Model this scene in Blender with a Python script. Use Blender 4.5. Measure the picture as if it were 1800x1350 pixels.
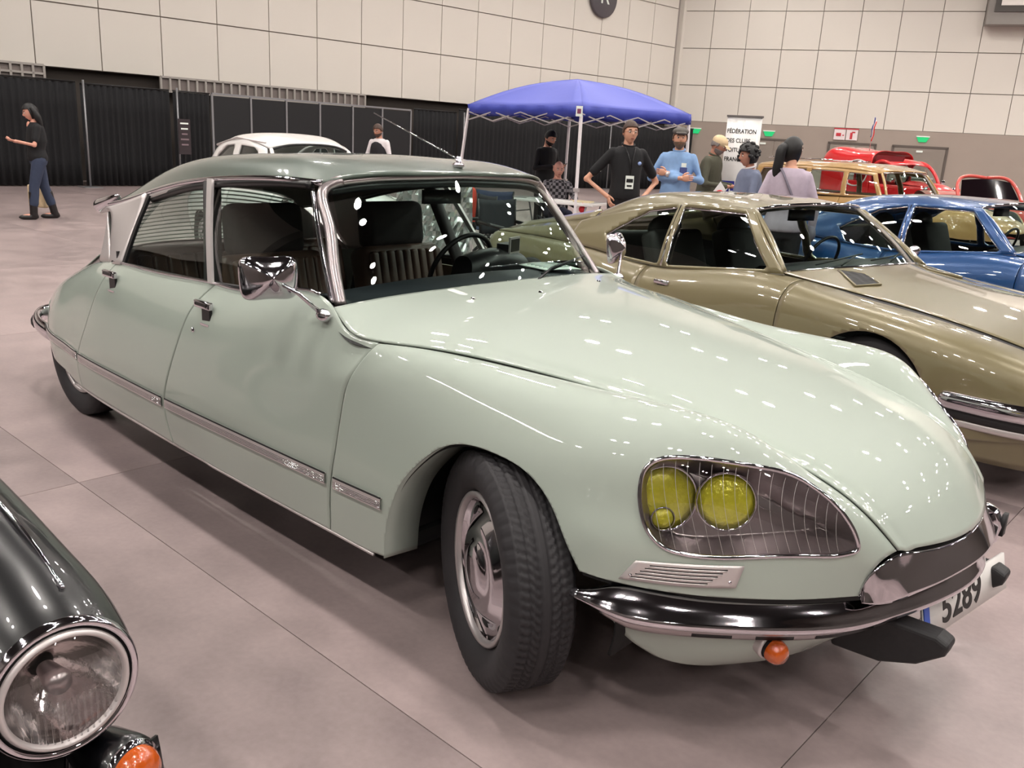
import bpy, bmesh, math, random
import numpy as np
from mathutils import Vector, Matrix
random.seed(7); rng = np.random.default_rng(7)
for o in list(bpy.data.objects): bpy.data.objects.remove(o)
SC = bpy.context.scene; COL = SC.collection; PI = math.pi
# ---------------------------------------------------------------- camera
CAM = (1.5139, -2.4694, 1.5358); YAW, PITCH, ROLL, FPX = math.radians(131.6045), math.radians(15.6920), math.radians(3.2690), 1520.26
cd = bpy.data.cameras.new('camera'); cam = bpy.data.objects.new('camera', cd); COL.objects.link(cam)
fw = Vector((math.cos(YAW) * math.cos(PITCH), math.sin(YAW) * math.cos(PITCH), -math.sin(PITCH)))
rt = fw.cross(Vector((0, 0, 1))).normalized(); up = rt.cross(fw)
r2 = rt * math.cos(ROLL) + up * math.sin(ROLL); u2 = up * math.cos(ROLL) - rt * math.sin(ROLL)
m = Matrix((r2, u2, -fw)).transposed().to_4x4(); m.translation = Vector(CAM); cam.matrix_world = m
cd.sensor_fit = 'HORIZONTAL'; cd.sensor_width = 36; cd.lens = FPX / 1800 * 36; cd.clip_start = .05; cd.clip_end = 300
SC.camera = cam
# ---------------------------------------------------------------- exposure, world, light of the hall
SC.view_settings.view_transform = 'Standard'; SC.view_settings.look = 'None'; SC.view_settings.gamma = 1
SC.view_settings.use_curve_mapping = False; SC.view_settings.exposure = 0.0
W = bpy.data.worlds.new('world'); SC.world = W; W.use_nodes = True
W.node_tree.nodes['Background'].inputs[0].default_value = (1.0, .97, .94, 1); W.node_tree.nodes['Background'].inputs[1].default_value = .30
LAMP_POWER = 330.0; CEIL = 10.5
# ---------------------------------------------------------------- materials
def lin(h):
    if isinstance(h, str):
        h = h.lstrip('#'); c = [int(h[i:i + 2], 16) / 255 for i in (0, 2, 4)]
        return tuple(x / 12.92 if x <= .04045 else ((x + .055) / 1.055) ** 2.4 for x in c)
    return tuple(h)
MATS = {}
def mat(name, col='#808080', rough=.5, metal=0, coat=0, coat_rough=.03, noise=None, bump=None, emis=None, spec=.5, ns=8., sheen=0):
    if name in MATS: return MATS[name]
    M = bpy.data.materials.new(name); M.use_nodes = True; nt = M.node_tree; b = nt.nodes['Principled BSDF']; c = lin(col)
    b.inputs['Base Color'].default_value = (*c, 1); b.inputs['Roughness'].default_value = rough; b.inputs['Metallic'].default_value = metal
    b.inputs['Coat Weight'].default_value = coat; b.inputs['Coat Roughness'].default_value = coat_rough; b.inputs['Specular IOR Level'].default_value = spec
    tc = nt.nodes.new('ShaderNodeTexCoord'); nz = nt.nodes.new('ShaderNodeTexNoise'); nz.inputs['Scale'].default_value = ns; nz.inputs['Detail'].default_value = 5
    nt.links.new(tc.outputs['Object'], nz.inputs['Vector'])
    k = .04 if noise is None else noise
    mx = nt.nodes.new('ShaderNodeMix'); mx.data_type = 'RGBA'
    mx.inputs[6].default_value = (*[x * (1 - k) for x in c], 1); mx.inputs[7].default_value = (*[min(1, x * (1 + k)) for x in c], 1)
    nt.links.new(nz.outputs[0], mx.inputs[0]); nt.links.new(mx.outputs[2], b.inputs['Base Color'])
    if bump:
        bp = nt.nodes.new('ShaderNodeBump'); bp.inputs['Strength'].default_value = bump; bp.inputs['Distance'].default_value = .01
        nt.links.new(nz.outputs[0], bp.inputs['Height']); nt.links.new(bp.outputs[0], b.inputs['Normal'])
    if emis:
        b.inputs['Emission Color'].default_value = (*lin(emis[0]), 1); b.inputs['Emission Strength'].default_value = emis[1]
    MATS[name] = M; return M
def glass(name, tint=(.80, .92, .87), rough=0., refl=1.0):
    M = bpy.data.materials.new(name); M.use_nodes = True; nt = M.node_tree; nt.nodes.clear()
    out = nt.nodes.new('ShaderNodeOutputMaterial'); tr = nt.nodes.new('ShaderNodeBsdfTransparent'); gl = nt.nodes.new('ShaderNodeBsdfGlossy')
    tr.inputs[0].default_value = (*tint, 1); gl.inputs['Roughness'].default_value = rough; gl.inputs[0].default_value = (refl,) * 3 + (1,)
    lw = nt.nodes.new('ShaderNodeLayerWeight'); lw.inputs[0].default_value = .5
    p = nt.nodes.new('ShaderNodeMath'); p.operation = 'POWER'; p.inputs[1].default_value = 5
    a = nt.nodes.new('ShaderNodeMath'); a.operation = 'MULTIPLY_ADD'; a.inputs[1].default_value = .9; a.inputs[2].default_value = .07
    mx = nt.nodes.new('ShaderNodeMixShader')
    nt.links.new(lw.outputs['Facing'], p.inputs[0]); nt.links.new(p.outputs[0], a.inputs[0]); nt.links.new(a.outputs[0], mx.inputs[0])
    nt.links.new(tr.outputs[0], mx.inputs[1]); nt.links.new(gl.outputs[0], mx.inputs[2]); nt.links.new(mx.outputs[0], out.inputs[0])
    MATS[name] = M; return M
M_PAINT = mat('sage_paint', '#a3ada3', .55, 0, 1, .015, noise=.015, spec=.25)
M_ROOF = mat('roof_paint', '#57625a', .38, .25, .8, .04, noise=.02)
M_CHROME = mat('chrome', '#d6d2d8', .06, 1, noise=.01)
M_ALU = mat('brushed_trim', '#cfc8c7', .42, .6, noise=.03)
M_STEEL = mat('satin_steel', '#a89fa0', .28, .9, noise=.03)
M_BLACK = mat('black_void', '#0a0a0b', .7)
M_RUBBER = mat('rubber', '#1b1a1c', .62, noise=.12, bump=.1, ns=60)
M_TYRE = mat('tyre_rubber', '#232124', .7, noise=.15, ns=40)
M_BLACKPL = mat('black_plastic', '#141416', .35)
M_LEATHER = mat('brown_leather', '#5c4337', .45, noise=.15, ns=20, bump=.1)
M_CLOTHD = mat('dark_upholstery', '#231f20', .7, noise=.15)
M_TRIMB = mat('beige_door_card', '#6b6152', .7, noise=.1)
M_GLASS = glass('car_glass', (.78, .88, .84))
M_LENS = glass('clear_lens', (.93, .93, .93))
M_YEL = mat('yellow_lens', '#c9c62c', .12, .35, 1, .02, noise=.25, ns=60, bump=.6)
M_ORANGE = mat('amber_lens', '#b8500f', .18, 0, 1, .02, noise=.1, ns=50, bump=.3)
M_WHITE = mat('white_paint', '#e9e7e4', .35, 0, .7, .04)
M_PAPER = mat('paper', '#e8efe8', .8)
M_BLACKPAINT = mat('black_paint', '#050508', .3, 0, .7, .015)
# ---------------------------------------------------------------- object helpers
def mesh(name, V, F, smooth=True):
    me = bpy.data.meshes.new(name); V = np.asarray(V, float)[:, :3]
    me.from_pydata(V.tolist(), [], [list(map(int, q)) for q in F]); me.update()
    if smooth: me.shade_smooth()
    return me
def add(name, me, m=None, parent=None, loc=None, rot=None, scale=None):
    o = bpy.data.objects.new(name, me); COL.objects.link(o)
    if m is not None and me is not None and not me.materials: me.materials.append(m)
    if parent is not None: o.parent = parent
    if loc is not None: o.location = loc
    if rot is not None: o.rotation_euler = rot
    if scale is not None: o.scale = scale
    return o
def thing(name, label, cat, loc=(0, 0, 0), rz=0, group=None):
    o = bpy.data.objects.new(name, None); COL.objects.link(o); o.location = loc; o.rotation_euler = (0, 0, rz)
    o.empty_display_size = .1; o['label'] = label; o['category'] = cat
    if group: o['group'] = group
    return o
def tag(o, label, cat, group=None):
    o['label'] = label; o['category'] = cat
    if group: o['group'] = group
    return o
def struct(o): o['kind'] = 'structure'; return o
def copy_tree(o, parent=None):
    c = o.copy(); COL.objects.link(c); c.parent = parent
    for ch in list(o.children): copy_tree(ch, c)
    return c
def solid(o, t=-.006, even=True):
    md = o.modifiers.new('thickness', 'SOLIDIFY'); md.thickness = abs(t); md.offset = -1 if t < 0 else 1; md.use_even_offset = False
    return o
def bevel(o, w=.003, n=2):
    md = o.modifiers.new('bevel', 'BEVEL'); md.width = w; md.segments = n; md.limit_method = 'ANGLE'; md.angle_limit = math.radians(40); return o
def subsurf(o, n=1):
    md = o.modifiers.new('sub', 'SUBSURF'); md.levels = n; md.render_levels = n; return o
class MB:
    """collects simple solids into one mesh"""
    def __init__(s): s.V = []; s.F = []
    def raw(s, V, F, M=None):
        n = len(s.V); V = [Vector(v[:3]) for v in V]
        if M is not None: V = [M @ v for v in V]
        s.V += [tuple(v) for v in V]; s.F += [[i + n for i in q] for q in F]; return s
    def box(s, c, d, M=None):
        x, y, z = d[0] / 2, d[1] / 2, d[2] / 2
        V = [(c[0] + a * x, c[1] + b * y, c[2] + e * z) for a in (-1, 1) for b in (-1, 1) for e in (-1, 1)]
        return s.raw(V, [(0, 1, 3, 2), (4, 6, 7, 5), (0, 4, 5, 1), (2, 3, 7, 6), (0, 2, 6, 4), (1, 5, 7, 3)], M)
    def tube(s, P, r, n=8, caps=True, closed_=False, M=None, sq=None):
        P = [Vector(p[:3]) for p in P]; R = r if hasattr(r, '__len__') else [r] * len(P); V = []; F = []
        N = len(P); ref = None
        for i, p in enumerate(P):
            a = P[(i - 1) % N] if (closed_ or i > 0) else p; b = P[(i + 1) % N] if (closed_ or i < N - 1) else p
            t = (b - a)
            t = t.normalized() if t.length > 1e-9 else Vector((0, 0, 1))
            if ref is None:
                ref = Vector((0, 0, 1)) if abs(t.z) < .9 else Vector((1, 0, 0))
            x = (ref - t * ref.dot(t)).normalized(); y = t.cross(x); ref = x
            for k in range(n):
                g = 2 * PI * (k + .5) / n; ca, sa = math.cos(g), math.sin(g)
                k1, k2 = (sq if sq else (1, 1))
                V.append(p + (x * ca * k1 + y * sa * k2) * R[i])
        for i in range(N if closed_ else N - 1):
            for k in range(n):
                j = (i + 1) % N; F.append([i * n + k, i * n + (k + 1) % n, j * n + (k + 1) % n, j * n + k])
        if caps and not closed_:
            F.append(list(range(n))[::-1]); F.append([(N - 1) * n + k for k in range(n)])
        return s.raw(V, F, M)
    def lathe(s, prof, n=32, axis='z', M=None, c=(0, 0, 0), arc=2 * PI):
        """prof: list of (r, h)"""
        V = []; F = []; L = len(prof)
        for k in range(n):
            g = arc * k / n; ca, sa = math.cos(g), math.sin(g)
            for r_, h in prof:
                p = {'z': (r_ * ca, r_ * sa, h), 'y': (r_ * sa, h, r_ * ca), 'x': (h, r_ * ca, r_ * sa)}[axis]
                V.append((p[0] + c[0], p[1] + c[1], p[2] + c[2]))
        for k in range(n):
            j = (k + 1) % n
            for i in range(L - 1): F.append([k * L + i, j * L + i, j * L + i + 1, k * L + i + 1])
        return s.raw(V, F, M)
    def sphere(s, c, r, n=12, M=None):
        r = r if hasattr(r, '__len__') else (r, r, r); V = []; F = []; m_ = n // 2 + 1
        for i in range(m_):
            t = PI * i / (m_ - 1)
            for k in range(n):
                g = 2 * PI * k / n; V.append((c[0] + r[0] * math.sin(t) * math.cos(g), c[1] + r[1] * math.sin(t) * math.sin(g), c[2] + r[2] * math.cos(t)))
        for i in range(m_ - 1):
            for k in range(n): F.append([i * n + k, (i + 1) * n + k, (i + 1) * n + (k + 1) % n, i * n + (k + 1) % n])
        return s.raw(V, F, M)
    def grid(s, S, flip=False, M=None):
        V, F = grid_mesh(np.asarray(S, float), flip, uv=False); return s.raw(V, F, M)
    def prism(s, P, d, M=None):
        """polygon P (3D points) extruded by vector d"""
        n = len(P); V = list(P) + [tuple(np.array(p) + np.array(d)) for p in P]
        return s.raw(V, [list(range(n))[::-1], [n + i for i in range(n)]] + [[i, (i + 1) % n, n + (i + 1) % n, n + i] for i in range(n)], M)
    def build(s, name, m, parent=None, smooth=True, **k):
        me = mesh(name, s.V, s.F, smooth)
        bm = bmesh.new(); bm.from_mesh(me); bmesh.ops.remove_doubles(bm, verts=bm.verts, dist=1e-6); bmesh.ops.recalc_face_normals(bm, faces=bm.faces); bm.to_mesh(me); bm.free()
        return add(name, me, m, parent, **k)
def sharp(o, deg=35):
    o.data.set_sharp_from_angle(angle=math.radians(deg)); return o
def mirror_y(V): V = np.array(V, float); V[:, 1] *= -1; return V
def frame_at(p, x, z):
    """matrix with origin p, local x along x, local z near z"""
    x = Vector(x).normalized(); z = Vector(z); y = z.cross(x).normalized(); z = x.cross(y)
    M = Matrix((x, y, z)).transposed().to_4x4(); M.translation = Vector(p); return M
# ---------------------------------------------------------------- numeric geometry helpers
def nat_mat(t, s):
    """matrix that evaluates a natural cubic spline with knots t at parameters s"""
    n = len(t); h = np.diff(t)
    if n == 2:
        w = (s - t[0]) / h[0]
        return np.stack([1 - w, w], 1)
    A = np.zeros((n, n)); B = np.zeros((n, n))
    A[0, 0] = A[-1, -1] = 1
    for i in range(1, n - 1):
        A[i, i - 1] = h[i - 1]; A[i, i] = 2 * (h[i - 1] + h[i]); A[i, i + 1] = h[i]
        B[i, i - 1] = 6 / h[i - 1]; B[i, i] = -6 / h[i - 1] - 6 / h[i]; B[i, i + 1] = 6 / h[i]
    M2 = np.linalg.solve(A, B)
    out = np.zeros((len(s), n))
    k = np.clip(np.searchsorted(t, s, side='right') - 1, 0, n - 2)
    for r_, (ss, i) in enumerate(zip(s, k)):
        hi = h[i]; a = (t[i + 1] - ss) / hi; b = (ss - t[i]) / hi
        out[r_, i] += a; out[r_, i + 1] += b
        out[r_] += ((a ** 3 - a) * M2[i] + (b ** 3 - b) * M2[i + 1]) * hi * hi / 6
    return out
def knots(P):
    d = np.linalg.norm(np.diff(P, axis=0), axis=-1)
    if d.ndim > 1: d = d.mean(axis=1)
    d = np.sqrt(np.maximum(d, 1e-6)) * .5 + d / d.sum() * .5 if False else np.maximum(d, 1e-6)
    t = np.concatenate([[0], np.cumsum(d)]); return t / t[-1]
def surf(G, NU, NV):
    """bicubic surface through a control grid G[nu][nv]; returns an (NU+1, NV+1, 3) array"""
    G = np.array(G, float)
    tu = knots(G); tv = knots(G.transpose(1, 0, 2))
    MU = nat_mat(tu, np.linspace(0, 1, NU + 1)); MV = nat_mat(tv, np.linspace(0, 1, NV + 1))
    return np.einsum('ai,ijk,bj->abk', MU, G, MV)
def curve(P, n):
    P = np.array(P, float); t = knots(P)
    return nat_mat(t, np.linspace(0, 1, n + 1)) @ P
def grid_mesh(S, flip=False, uv=True):
    a, b = S.shape[:2]
    V = S.reshape(-1, S.shape[2])
    if uv:
        u, v = np.meshgrid(np.linspace(0, 1, a), np.linspace(0, 1, b), indexing='ij')
        V = np.concatenate([V, u.reshape(-1, 1), v.reshape(-1, 1)], 1)
    F = []
    for i in range(a - 1):
        for j in range(b - 1):
            q = [i * b + j, (i + 1) * b + j, (i + 1) * b + j + 1, i * b + j + 1]
            F.append(q[::-1] if flip else q)
    return V, F
def clip(V, F, f):
    """keep the part of mesh (V, F) where f >= 0; f is an array over V"""
    V = list(V); f = list(f); cache = {}; out = []
    def cut(a, b):
        k = (a, b) if a < b else (b, a)
        if k not in cache:
            t = f[a] / (f[a] - f[b]); V.append(V[a] + (V[b] - V[a]) * t); f.append(0.0); cache[k] = len(V) - 1
        return cache[k]
    for face in F:
        fs = [f[i] for i in face]
        if min(fs) >= 0: out.append(list(face)); continue
        if max(fs) <= 0: continue
        n = []
        for i in range(len(face)):
            a, b = face[i], face[(i + 1) % len(face)]
            if f[a] >= 0: n.append(a)
            if (f[a] > 1e-9 and f[b] < -1e-9) or (f[a] < -1e-9 and f[b] > 1e-9): n.append(cut(a, b))
        m = [x for i, x in enumerate(n) if x != n[i - 1]]
        if len(m) >= 3: out.append(m)
    used = sorted({i for q in out for i in q}); mp = {o: n for n, o in enumerate(used)}
    return np.array([V[i] for i in used]), [[mp[i] for i in q] for q in out]
def sdf_poly(P, poly):
    """signed distance of 2D points to a closed polygon, negative inside"""
    P = np.asarray(P, float); poly = np.asarray(poly, float)
    d = np.full(len(P), 1e9); ins = np.zeros(len(P), bool)
    for a, b in zip(poly, np.roll(poly, -1, 0)):
        e = b - a; w = P - a; t = np.clip((w @ e) / max(e @ e, 1e-12), 0, 1)
        d = np.minimum(d, np.linalg.norm(w - t[:, None] * e, axis=1))
        c = ((a[1] > P[:, 1]) != (b[1] > P[:, 1]))
        xx = (b[0] - a[0]) * (P[:, 1] - a[1]) / ((b[1] - a[1]) if abs(b[1] - a[1]) > 1e-12 else 1e-12) + a[0]
        ins ^= c & (P[:, 0] < xx)
    return np.where(ins, -d, d)
def closed(P, n):
    P = np.array(P, float); Q = np.concatenate([P[-3:], P, P[:3]]); t = knots(Q)
    a, b = t[3], t[3 + len(P)]
    return nat_mat(t, np.linspace(a, b, n, endpoint=False)) @ Q
def smooth01(x): x = np.clip(x, 0, 1); return x * x * (3 - 2 * x)
# ---------------------------------------------------------------- control grids of the sage green saloon (x forward, y left, z up, front axle at 0)
FENDER = [
 [(-.527,-.803,.912),(-.545,-.832,.88),(-.585,-.856,.815),(-.617,-.866,.741),(-.652,-.873,.56),(-.683,-.873,.41),(-.70,-.860,.236)],
 [(-.36,-.728,.912),(-.37,-.772,.906),(-.38,-.818,.860),(-.39,-.848,.76),(-.40,-.866,.60),(-.405,-.872,.42),(-.405,-.860,.25)],
 [(-.10,-.617,.892),(-.10,-.685,.903),(-.10,-.765,.872),(-.10,-.822,.78),(-.10,-.853,.65),(-.10,-.866,.50),(-.10,-.860,.35)],
 [(.20,-.532,.865),(.20,-.61,.897),(.20,-.71,.882),(.20,-.795,.80),(.20,-.838,.68),(.20,-.858,.56),(.20,-.86,.43)],
 [(.45,-.478,.829),(.44,-.56,.890),(.43,-.655,.895),(.42,-.758,.822),(.42,-.805,.69),(.42,-.832,.60),(.42,-.838,.49)],
 [(.62,-.449,.797),(.60,-.52,.860),(.585,-.615,.872),(.58,-.70,.80),(.58,-.735,.68),(.58,-.755,.59),(.58,-.76,.48)],
 [(.75,-.424,.76),(.74,-.48,.786),(.725,-.548,.782),(.715,-.607,.730),(.71,-.635,.65),(.71,-.65,.57),(.71,-.655,.48)],
 [(.86,-.400,.70),(.85,-.44,.708),(.84,-.48,.692),(.83,-.51,.655),(.82,-.53,.61),(.815,-.54,.55),(.815,-.54,.48)],
 [(.942,-.364,.617),(.935,-.385,.612),(.925,-.405,.60),(.915,-.42,.58),(.905,-.425,.55),(.90,-.425,.515),(.895,-.42,.475)]]
HOODH = [
 [(-.80,-.775,.968),(-.78,-.62,.984),(-.75,-.36,.998),(-.74,0,1.003)],
 [(-.70,-.805,.932),(-.66,-.66,.958),(-.63,-.40,.984),(-.62,0,.996)],
 [(-.60,-.819,.914),(-.53,-.68,.940),(-.48,-.40,.970),(-.47,0,.983)],
 [(-.39,-.741,.912),(-.33,-.60,.932),(-.28,-.36,.956),(-.26,0,.968)],
 [(-.15,-.635,.897),(-.10,-.54,.913),(-.06,-.32,.935),(-.04,0,.946)],
 [(.10,-.557,.874),(.14,-.47,.888),(.18,-.28,.906),(.20,0,.915)],
 [(.378,-.492,.842),(.41,-.41,.850),(.44,-.25,.864),(.45,0,.871)],
 [(.60,-.453,.802),(.635,-.38,.803),(.665,-.22,.811),(.68,0,.815)],
 [(.76,-.422,.755),(.79,-.35,.752),(.83,-.20,.755),(.845,0,.757)],
 [(.87,-.397,.692),(.895,-.33,.685),(.935,-.19,.682),(.95,0,.682)],
 [(.942,-.364,.617),(.962,-.30,.611),(1.0,-.17,.602),(1.02,0,.598)]]
SIDE = [
 [(-.527,-.803,.912),(-.58,-.853,.82),(-.617,-.866,.741),(-.652,-.873,.56),(-.683,-.873,.41),(-.70,-.86,.236)],
 [(-.66,-.812,.922),(-.70,-.848,.82),(-.73,-.864,.73),(-.76,-.874,.56),(-.78,-.875,.41),(-.79,-.861,.235)],
 [(-.81,-.775,.985),(-.86,-.828,.88),(-.89,-.856,.75),(-.92,-.873,.57),(-.94,-.876,.41),(-.95,-.862,.234)],
 [(-1.27,-.768,.953),(-1.30,-.822,.86),(-1.32,-.853,.74),(-1.34,-.874,.57),(-1.36,-.877,.41),(-1.36,-.862,.233)],
 [(-1.567,-.765,.935),(-1.65,-.817,.84),(-1.70,-.848,.73),(-1.765,-.87,.57),(-1.818,-.875,.41),(-1.785,-.86,.24)],
 [(-2.02,-.76,.912),(-2.07,-.802,.83),(-2.12,-.832,.72),(-2.2,-.855,.56),(-2.25,-.862,.41),(-2.2,-.85,.245)],
 [(-2.50,-.735,.893),(-2.55,-.778,.82),(-2.62,-.807,.70),(-2.70,-.827,.55),(-2.79,-.833,.40),(-2.79,-.822,.245)],
 [(-2.85,-.68,.845),(-2.90,-.735,.77),(-2.95,-.772,.65),(-3.0,-.792,.52),(-3.05,-.797,.39),(-3.03,-.787,.24)],
 [(-3.2,-.61,.765),(-3.24,-.68,.70),(-3.26,-.733,.60),(-3.3,-.757,.50),(-3.32,-.762,.39),(-3.3,-.752,.25)],
 [(-3.5,-.55,.68),(-3.52,-.62,.63),(-3.54,-.66,.55),(-3.56,-.68,.46),(-3.56,-.685,.385),(-3.55,-.67,.28)],
 [(-3.75,-.49,.59),(-3.76,-.55,.56),(-3.77,-.58,.5),(-3.78,-.595,.44),(-3.78,-.595,.385),(-3.76,-.58,.32)]]
ROOFH = [
 [(-1.10,-.602,1.358),(-1.045,-.51,1.385),(-.975,-.25,1.402),(-.95,0,1.407)],
 [(-1.25,-.618,1.358),(-1.22,-.54,1.405),(-1.17,-.27,1.434),(-1.15,0,1.440)],
 [(-1.6,-.620,1.340),(-1.6,-.55,1.402),(-1.6,-.28,1.438),(-1.6,0,1.447)],
 [(-2.0,-.61,1.300),(-2.0,-.54,1.372),(-2.0,-.27,1.418),(-2.0,0,1.428)],
 [(-2.4,-.592,1.228),(-2.4,-.51,1.315),(-2.4,-.25,1.368),(-2.4,0,1.380)],
 [(-2.75,-.572,1.155),(-2.73,-.48,1.228),(-2.72,-.23,1.282),(-2.72,0,1.295)],
 [(-3.03,-.555,1.108),(-2.95,-.46,1.150),(-2.93,-.22,1.200),(-2.93,0,1.215)]]
# ---------------------------------------------------------------- hall: floor, walls, ceiling
def floor_mat():
    M = bpy.data.materials.new('polished_concrete'); M.use_nodes = True; nt = M.node_tree; b = nt.nodes['Principled BSDF']
    tc = nt.nodes.new('ShaderNodeTexCoord')
    def noise(s, d, dist=0):
        n = nt.nodes.new('ShaderNodeTexNoise'); n.inputs['Scale'].default_value = s; n.inputs['Detail'].default_value = d; n.inputs['Distortion'].default_value = dist
        nt.links.new(tc.outputs['Object'], n.inputs['Vector']); return n
    n1 = noise(.5, 4, .15); n2 = noise(4, 7, .1); n3 = noise(45, 4)
    cr = nt.nodes.new('ShaderNodeValToRGB'); e = cr.color_ramp.elements
    e[0].position = .2; e[0].color = (*lin('#645a5b'), 1); e[1].position = .8; e[1].color = (*lin('#baa7a5'), 1)
    m1 = nt.nodes.new('ShaderNodeMath'); m1.operation = 'MULTIPLY_ADD'; m1.inputs[1].default_value = .55
    m2 = nt.nodes.new('ShaderNodeMath'); m2.operation = 'MULTIPLY_ADD'; m2.inputs[1].default_value = .32
    m3 = nt.nodes.new('ShaderNodeMath'); m3.operation = 'MULTIPLY'; m3.inputs[1].default_value = .13
    nt.links.new(n3.outputs[0], m3.inputs[0]); nt.links.new(n2.outputs[0], m2.inputs[0]); nt.links.new(m3.outputs[0], m2.inputs[2])
    nt.links.new(n1.outputs[0], m1.inputs[0]); nt.links.new(m2.outputs[0], m1.inputs[2]); nt.links.new(m1.outputs[0], cr.inputs[0])
    nt.links.new(cr.outputs[0], b.inputs['Base Color'])
    rr = nt.nodes.new('ShaderNodeMapRange'); rr.inputs[3].default_value = .24; rr.inputs[4].default_value = .44
    nt.links.new(n2.outputs[0], rr.inputs[0]); nt.links.new(rr.outputs[0], b.inputs['Roughness'])
    bp = nt.nodes.new('ShaderNodeBump'); bp.inputs['Strength'].default_value = .04; bp.inputs['Distance'].default_value = .004
    nt.links.new(n3.outputs[0], bp.inputs['Height']); nt.links.new(bp.outputs[0], b.inputs['Normal'])
    return M
FLM = floor_mat()
M_WALL = mat('wall_panel', '#dcd6cd', .55, noise=.02, ns=.6)
M_GREYW = mat('taupe_wall', '#a1948a', .7, noise=.05, ns=1.5)
M_JOINT = mat('wall_joint', '#98908b', .8)
M_CEIL = mat('ceiling', '#1c1b1c', .8)
# floor: poured slabs with narrow joints
X0, X1, Y0, Y1 = -22, 16, -16, 38
fl = struct(MB().box((-3, 11, -.15), (40, 56, .2)).build('floor', mat('joint_dirt', '#7c706c', .8), smooth=False))
SX, SY, OX, OY = 3.0, 3.1, -2.19, -1.1
slab = mesh('slab', *(lambda a, b: (a, b))([(x, y, z) for z in (-.05, 0) for x, y in ((.0015, .0015), (SX - .0015, .0015), (SX - .0015, SY - .0015), (.0015, SY - .0015))], [(3, 2, 1, 0), (4, 5, 6, 7), (0, 1, 5, 4), (1, 2, 6, 5), (2, 3, 7, 6), (3, 0, 4, 7)]), smooth=False)
slab.materials.append(FLM)
for i in range(-7, 6):
    for j in range(-5, 13):
        add('floor_slab', slab, None, fl, loc=(OX + i * SX, OY + j * SY, 0))
# left wall and right wall meet in a blunt corner
CORN = Vector((-18.75, 29.3, 0)); LEND = Vector((-22.9, -14, 0)); REND = Vector((16, 42.4, 0))
def wall(name, A, B, x0, w_, n, levels, grey_top, flipn):
    d = (B - A); L = d.length; d.normalize(); nrm = Vector((0, 0, 1)).cross(d) * flipn
    M = Matrix((d, nrm, Vector((0, 0, 1)))).transposed().to_4x4(); M.translation = A
    ang = math.atan2(d.y, d.x)
    o = struct(MB().box((L / 2, -.15 * 1, (CEIL + grey_top) / 2), (L, .2, CEIL - grey_top)).build(name, M_JOINT, smooth=False))
    if flipn < 0:
        for v in o.data.vertices: v.co.y *= -1
        o.data.flip_normals()
    o.location = A; o.rotation_euler = (0, 0, ang)
    if name == 'wall_right': struct(MB().box((CORN.x - .12, CORN.y + .12, CEIL / 2), (.5, .5, CEIL)).build('trim_1', M_WALL, smooth=False))
    s = -.05 * flipn
    for k in range(len(levels) - 1):
        h = levels[k + 1] - levels[k]
        bx = MB().box((w_ / 2, -.02 * (1 if flipn > 0 else -1), h / 2), (w_ - .025, .06, h - .03)); me = None
        for i in range(n):
            if me is None:
                q = bx.build('wall_panel', M_WALL, o, smooth=False); me = q.data
            else: q = add('wall_panel', me, None, o)
            q.location = (x0 + i * w_, 0, levels[k])
    return o, ang
wl, AL = wall('wall_left', LEND, CORN, 19.8 - 1.463 * 13, 1.463, 29, [2.60, 4.02, 5.46, 6.9, 8.35, CEIL], 2.60, -1)
wr, AR = wall('wall_right', CORN, REND, 3.97 - 1.365 * 3, 1.365, 27, [2.70, 4.09, 5.48, 6.86, 8.3, CEIL], 2.70, -1)
d = (REND - CORN); L = d.length
o = struct(MB().box((L / 2, .02, 1.35), (L, .2, 2.70)).build('wall_lower_right', M_GREYW, smooth=False)); o.location = CORN; o.rotation_euler = (0, 0, AR)
d = (CORN - LEND); L = d.length
o = struct(MB().box((L / 2, .35, 1.31), (L, .2, 2.62)).build('wall_lower_left', mat('dark_recess', '#3b342f', .8), smooth=False)); o.location = LEND; o.rotation_euler = (0, 0, AL)
struct(MB().box((-3, -15, CEIL / 2), (44, .3, CEIL)).build('wall_back', mat('shaded_wall', '#48423e', .7), smooth=False))
struct(MB().box((16.5, 12, CEIL / 2), (.3, 62, CEIL)).build('wall_far_right', mat('shaded_wall', ''), smooth=False))
struct(MB().box((-3, 13, CEIL + .1), (46, 64, .2)).build('ceiling', M_CEIL, smooth=False))
# high bay lamps in pairs
M_LAMP = mat('lamp_glow', '#fff8f2', .5, emis=('#fff8f1', LAMP_POWER))
lampd = MB().lathe([(.0001, 0), (.21, 0), (.21, .03)], 20).build('tmp', M_LAMP).data; bpy.data.objects.remove(bpy.data.objects['tmp'])
hous = MB().lathe([(.22, -.02), (.235, .02), (.22, .2), (.10, .3), (.08, .6)], 20).build('tmp', mat('lamp_housing', '#777777', .5, .5)).data; bpy.data.objects.remove(bpy.data.objects['tmp'])
first = None
for i in range(-4, 4):
    for j in range(-2, 6):
        x, y = i * 5.2 + 1.6, j * 6.6 + .2
        if x < -18 or x > 14 or (y > 29 and x < -8): continue
        for k in (-.55, .55):
            t = thing('high_bay_lamp', 'round high bay lamp hanging in pairs below the dark hall ceiling', 'lamp', (x + k, y, CEIL - .65), 0, 'high bay lamps of the hall ceiling')
            add('lamp_lens', lampd, None, t); add('housing', hous, None, t)
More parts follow.
